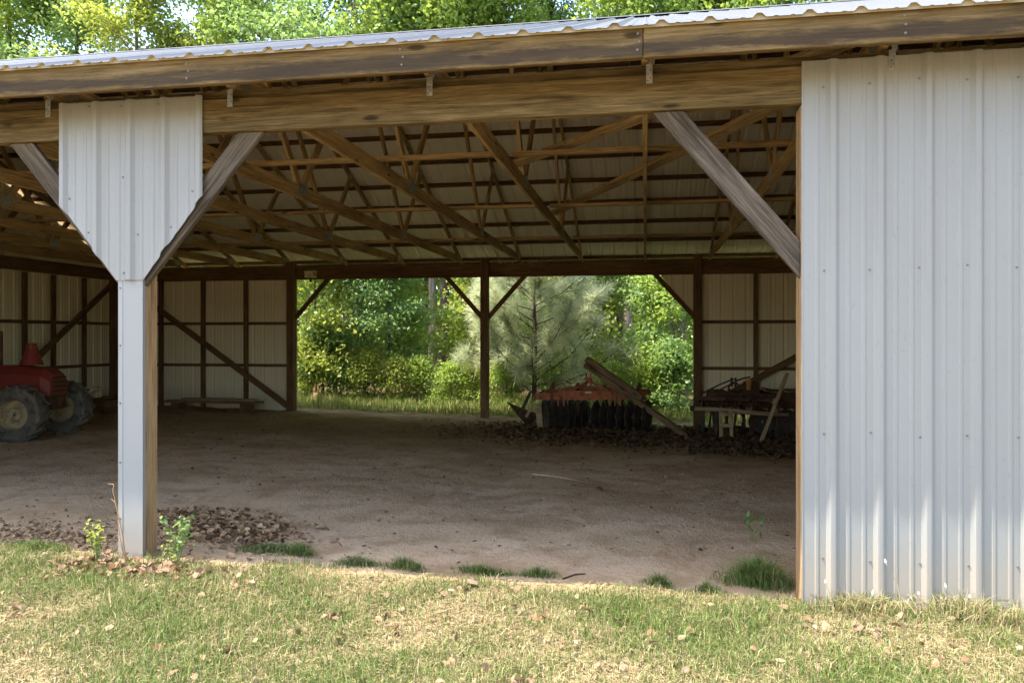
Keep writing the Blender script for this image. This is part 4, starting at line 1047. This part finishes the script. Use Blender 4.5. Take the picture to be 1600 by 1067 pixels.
# --- dead leaves
def curl_leaves(x, y, z, size, col, rs_, tilt=.5):
    """six-sided leaves cupped along the midrib"""
    N = len(x); nv = rs_.normal(0, tilt, (N, 3)); nv[:, 2] = 1; nv /= np.linalg.norm(nv, axis=1)[:, None]
    a = rs_.normal(size=(N, 3)); a -= nv * (a * nv).sum(1)[:, None]; a /= np.linalg.norm(a, axis=1)[:, None]; b = np.cross(nv, a)
    c = np.stack([x, y, z], 1); s = size[:, None]; cu_ = rs_.uniform(-.1, .28, N)[:, None] * min(1, tilt * 1.8); asp = rs_.uniform(.25, .42, N)[:, None]
    P_ = [c - a * s * .5 + nv * s * cu_ * .3, c - a * s * .15 + b * s * asp + nv * s * cu_, c + a * s * .25 + b * s * asp * .8 + nv * s * cu_, c + a * s * .55 + nv * s * cu_ * .5, c + a * s * .25 - b * s * asp * .8 + nv * s * cu_, c - a * s * .15 - b * s * asp + nv * s * cu_]
    v = np.stack(P_, 1).reshape(-1, 3); i = np.arange(N)[:, None] * 6
    f = np.concatenate([i + np.array([[0, 1, 2, 3]]), i + np.array([[0, 3, 4, 5]])], 0)
    return v, f, np.repeat(col, 6, 0)
def lcol(N, rs_, a, b):
    t = rs_.uniform(0, 1, N)[:, None]; return (np.array(a) * (1 - t) + np.array(b) * t) * rs_.uniform(.7, 1.25, N)[:, None]
def litter(name, label, x, y, size, ca, cb, lift=(.003, .02), tilt=.5):
    N = len(x); v, f, c = curl_leaves(x, y, GZ(x, y) + rs.uniform(*lift, N), size, lcol(N, rs, ca, cb), rs, tilt)
    o = link(name, np_mesh(name, v, f, c), M['litter']); return tag(o, label, 'leaves', kind='stuff')
N = 330; x = rs.uniform(-4.2, 2.4, N); y = rs.uniform(2.6, 4.1, N)
cx, cy = rs.uniform(-3.9, 2.0, 26), rs.uniform(2.8, 4.05, 26); i = rs.integers(0, 26, 200); x = np.concatenate([x, cx[i] + rs.normal(0, .055, 200)]); y = np.concatenate([y, cy[i] + rs.normal(0, .04, 200)])
litter('lawn_leaf_scatter', 'dry tan dead leaves scattered over the lawn', x, y, rs.uniform(.02, .052, len(x)), (.20, .105, .055), (.42, .29, .19), (.008, .03), .7)
q = fl(215, 895); N = 620; x = q.x + rs.normal(0, .24, N); y = q.y + rs.normal(.0, .07, N)
litter('post_leaf_drift', 'reddish brown dead leaves drifted round the foot of the white post', x, y, rs.uniform(.02, .055, N), (.15, .075, .035), (.36, .24, .15), (.004, .04), .9)
q = fl(330, 822); N = 1700; gx_, gy_ = rs.normal(0, 1, N), rs.normal(0, 1, N); x = q.x + .05 + gx_ * .33; y = q.y + gy_ * .20 - .10 * gx_
litter('shaded_leaf_drift', 'greyish brown drift of dead leaves on the floor right of the white post', x, y, rs.uniform(.02, .07, N), (.15, .085, .04), (.36, .235, .13), (.001, .018), .75)
q = fl(90, 838); N = 1100; x = q.x + rs.normal(0, .7, N); y = q.y + rs.normal(0, .22, N)
litter('left_leaf_drift', 'thin drift of dead leaves on the floor left of the white post', x, y, rs.uniform(.018, .045, N), (.16, .10, .055), (.36, .25, .15), (.001, .012), .6)
N = 5600; x = rs.normal(-.6, 1.15, N); y = 12.5 + rs.normal(0, .7, N); m_ = y < 14.6
litter('floor_leaf_litter', 'dark brown leaf litter banked round the disc harrow', x[m_], y[m_], rs.uniform(.04, .085, m_.sum()), (.05, .03, .016), (.20, .125, .065), (.003, .04), .5)
N = 2600; x = rs.uniform(.6, 3.4, N); y = rs.uniform(10.4, 14.6, N)
litter('corner_leaf_litter', 'dark leaf litter round the cultivator in the right-hand corner', x, y, rs.uniform(.05, .10, N), (.045, .027, .015), (.19, .12, .07), (.003, .05), .6)
N = 2600; x = rs.uniform(-11, 4, N); y = rs.uniform(4.5, 14.6, N); 
litter('floor_crumb_scatter', 'small dark crumbs and leaf bits scattered over the earth floor', x, y, rs.uniform(.012, .045, N) * (.6 + y * .06), (.08, .05, .03), (.26, .18, .12), (.001, .006), .3)
N = 420; x = rs.uniform(-7, 3, N); y = rs.uniform(5.5, 14, N)
litter('pale_chip_scatter', 'tiny pale chips scattered over the earth floor', x, y, rs.uniform(.010, .022, N), (.50, .44, .36), (.75, .70, .62), (.003, .008), .3)
# one large pale leaf on the shade line, sticks on the floor
q = fl(738, 921); N = 1; v, f, c = curl_leaves(np.array([0.]), np.array([0.]), np.array([.0]), np.array([.085]), np.array([[.22, .15, .115]]), np.random.default_rng(2), .25)
mb = MB(); 
o = link('fallen_leaf', np_mesh('fallen_leaf', v, f, c), M['litter'], loc=q + Vector((0, 0, .045))); tag(o, 'largest pale pinkish dead leaf lying on the lawn at the shade line', 'leaf')
for (a_, b_, r_, lab) in (((832, 741), (905, 752), .006, 'thin pale stick lying on the earth floor in mid bay'), ((880, 905), (915, 897), .005, 'short dark stick at the shade line'), ((935, 764), (941, 768), .012, 'short stub of brown wood on the earth floor')):
    A1, B1 = fl(*a_), fl(*b_); e = A1.lerp(B1, .5); mb = MB(); mb.tube([A1 - e + Vector((0, 0, r_)), Vector((0, .02, r_ * 1.6)), B1 - e + Vector((0, 0, r_))], [r_, r_ * .9, r_ * .6], 6)
    o = mb.build('stick', M['stalk'] if 'pale' in lab else M['rust'], loc=e); tag(o, lab, 'stick', 'sticks on the earth floor')
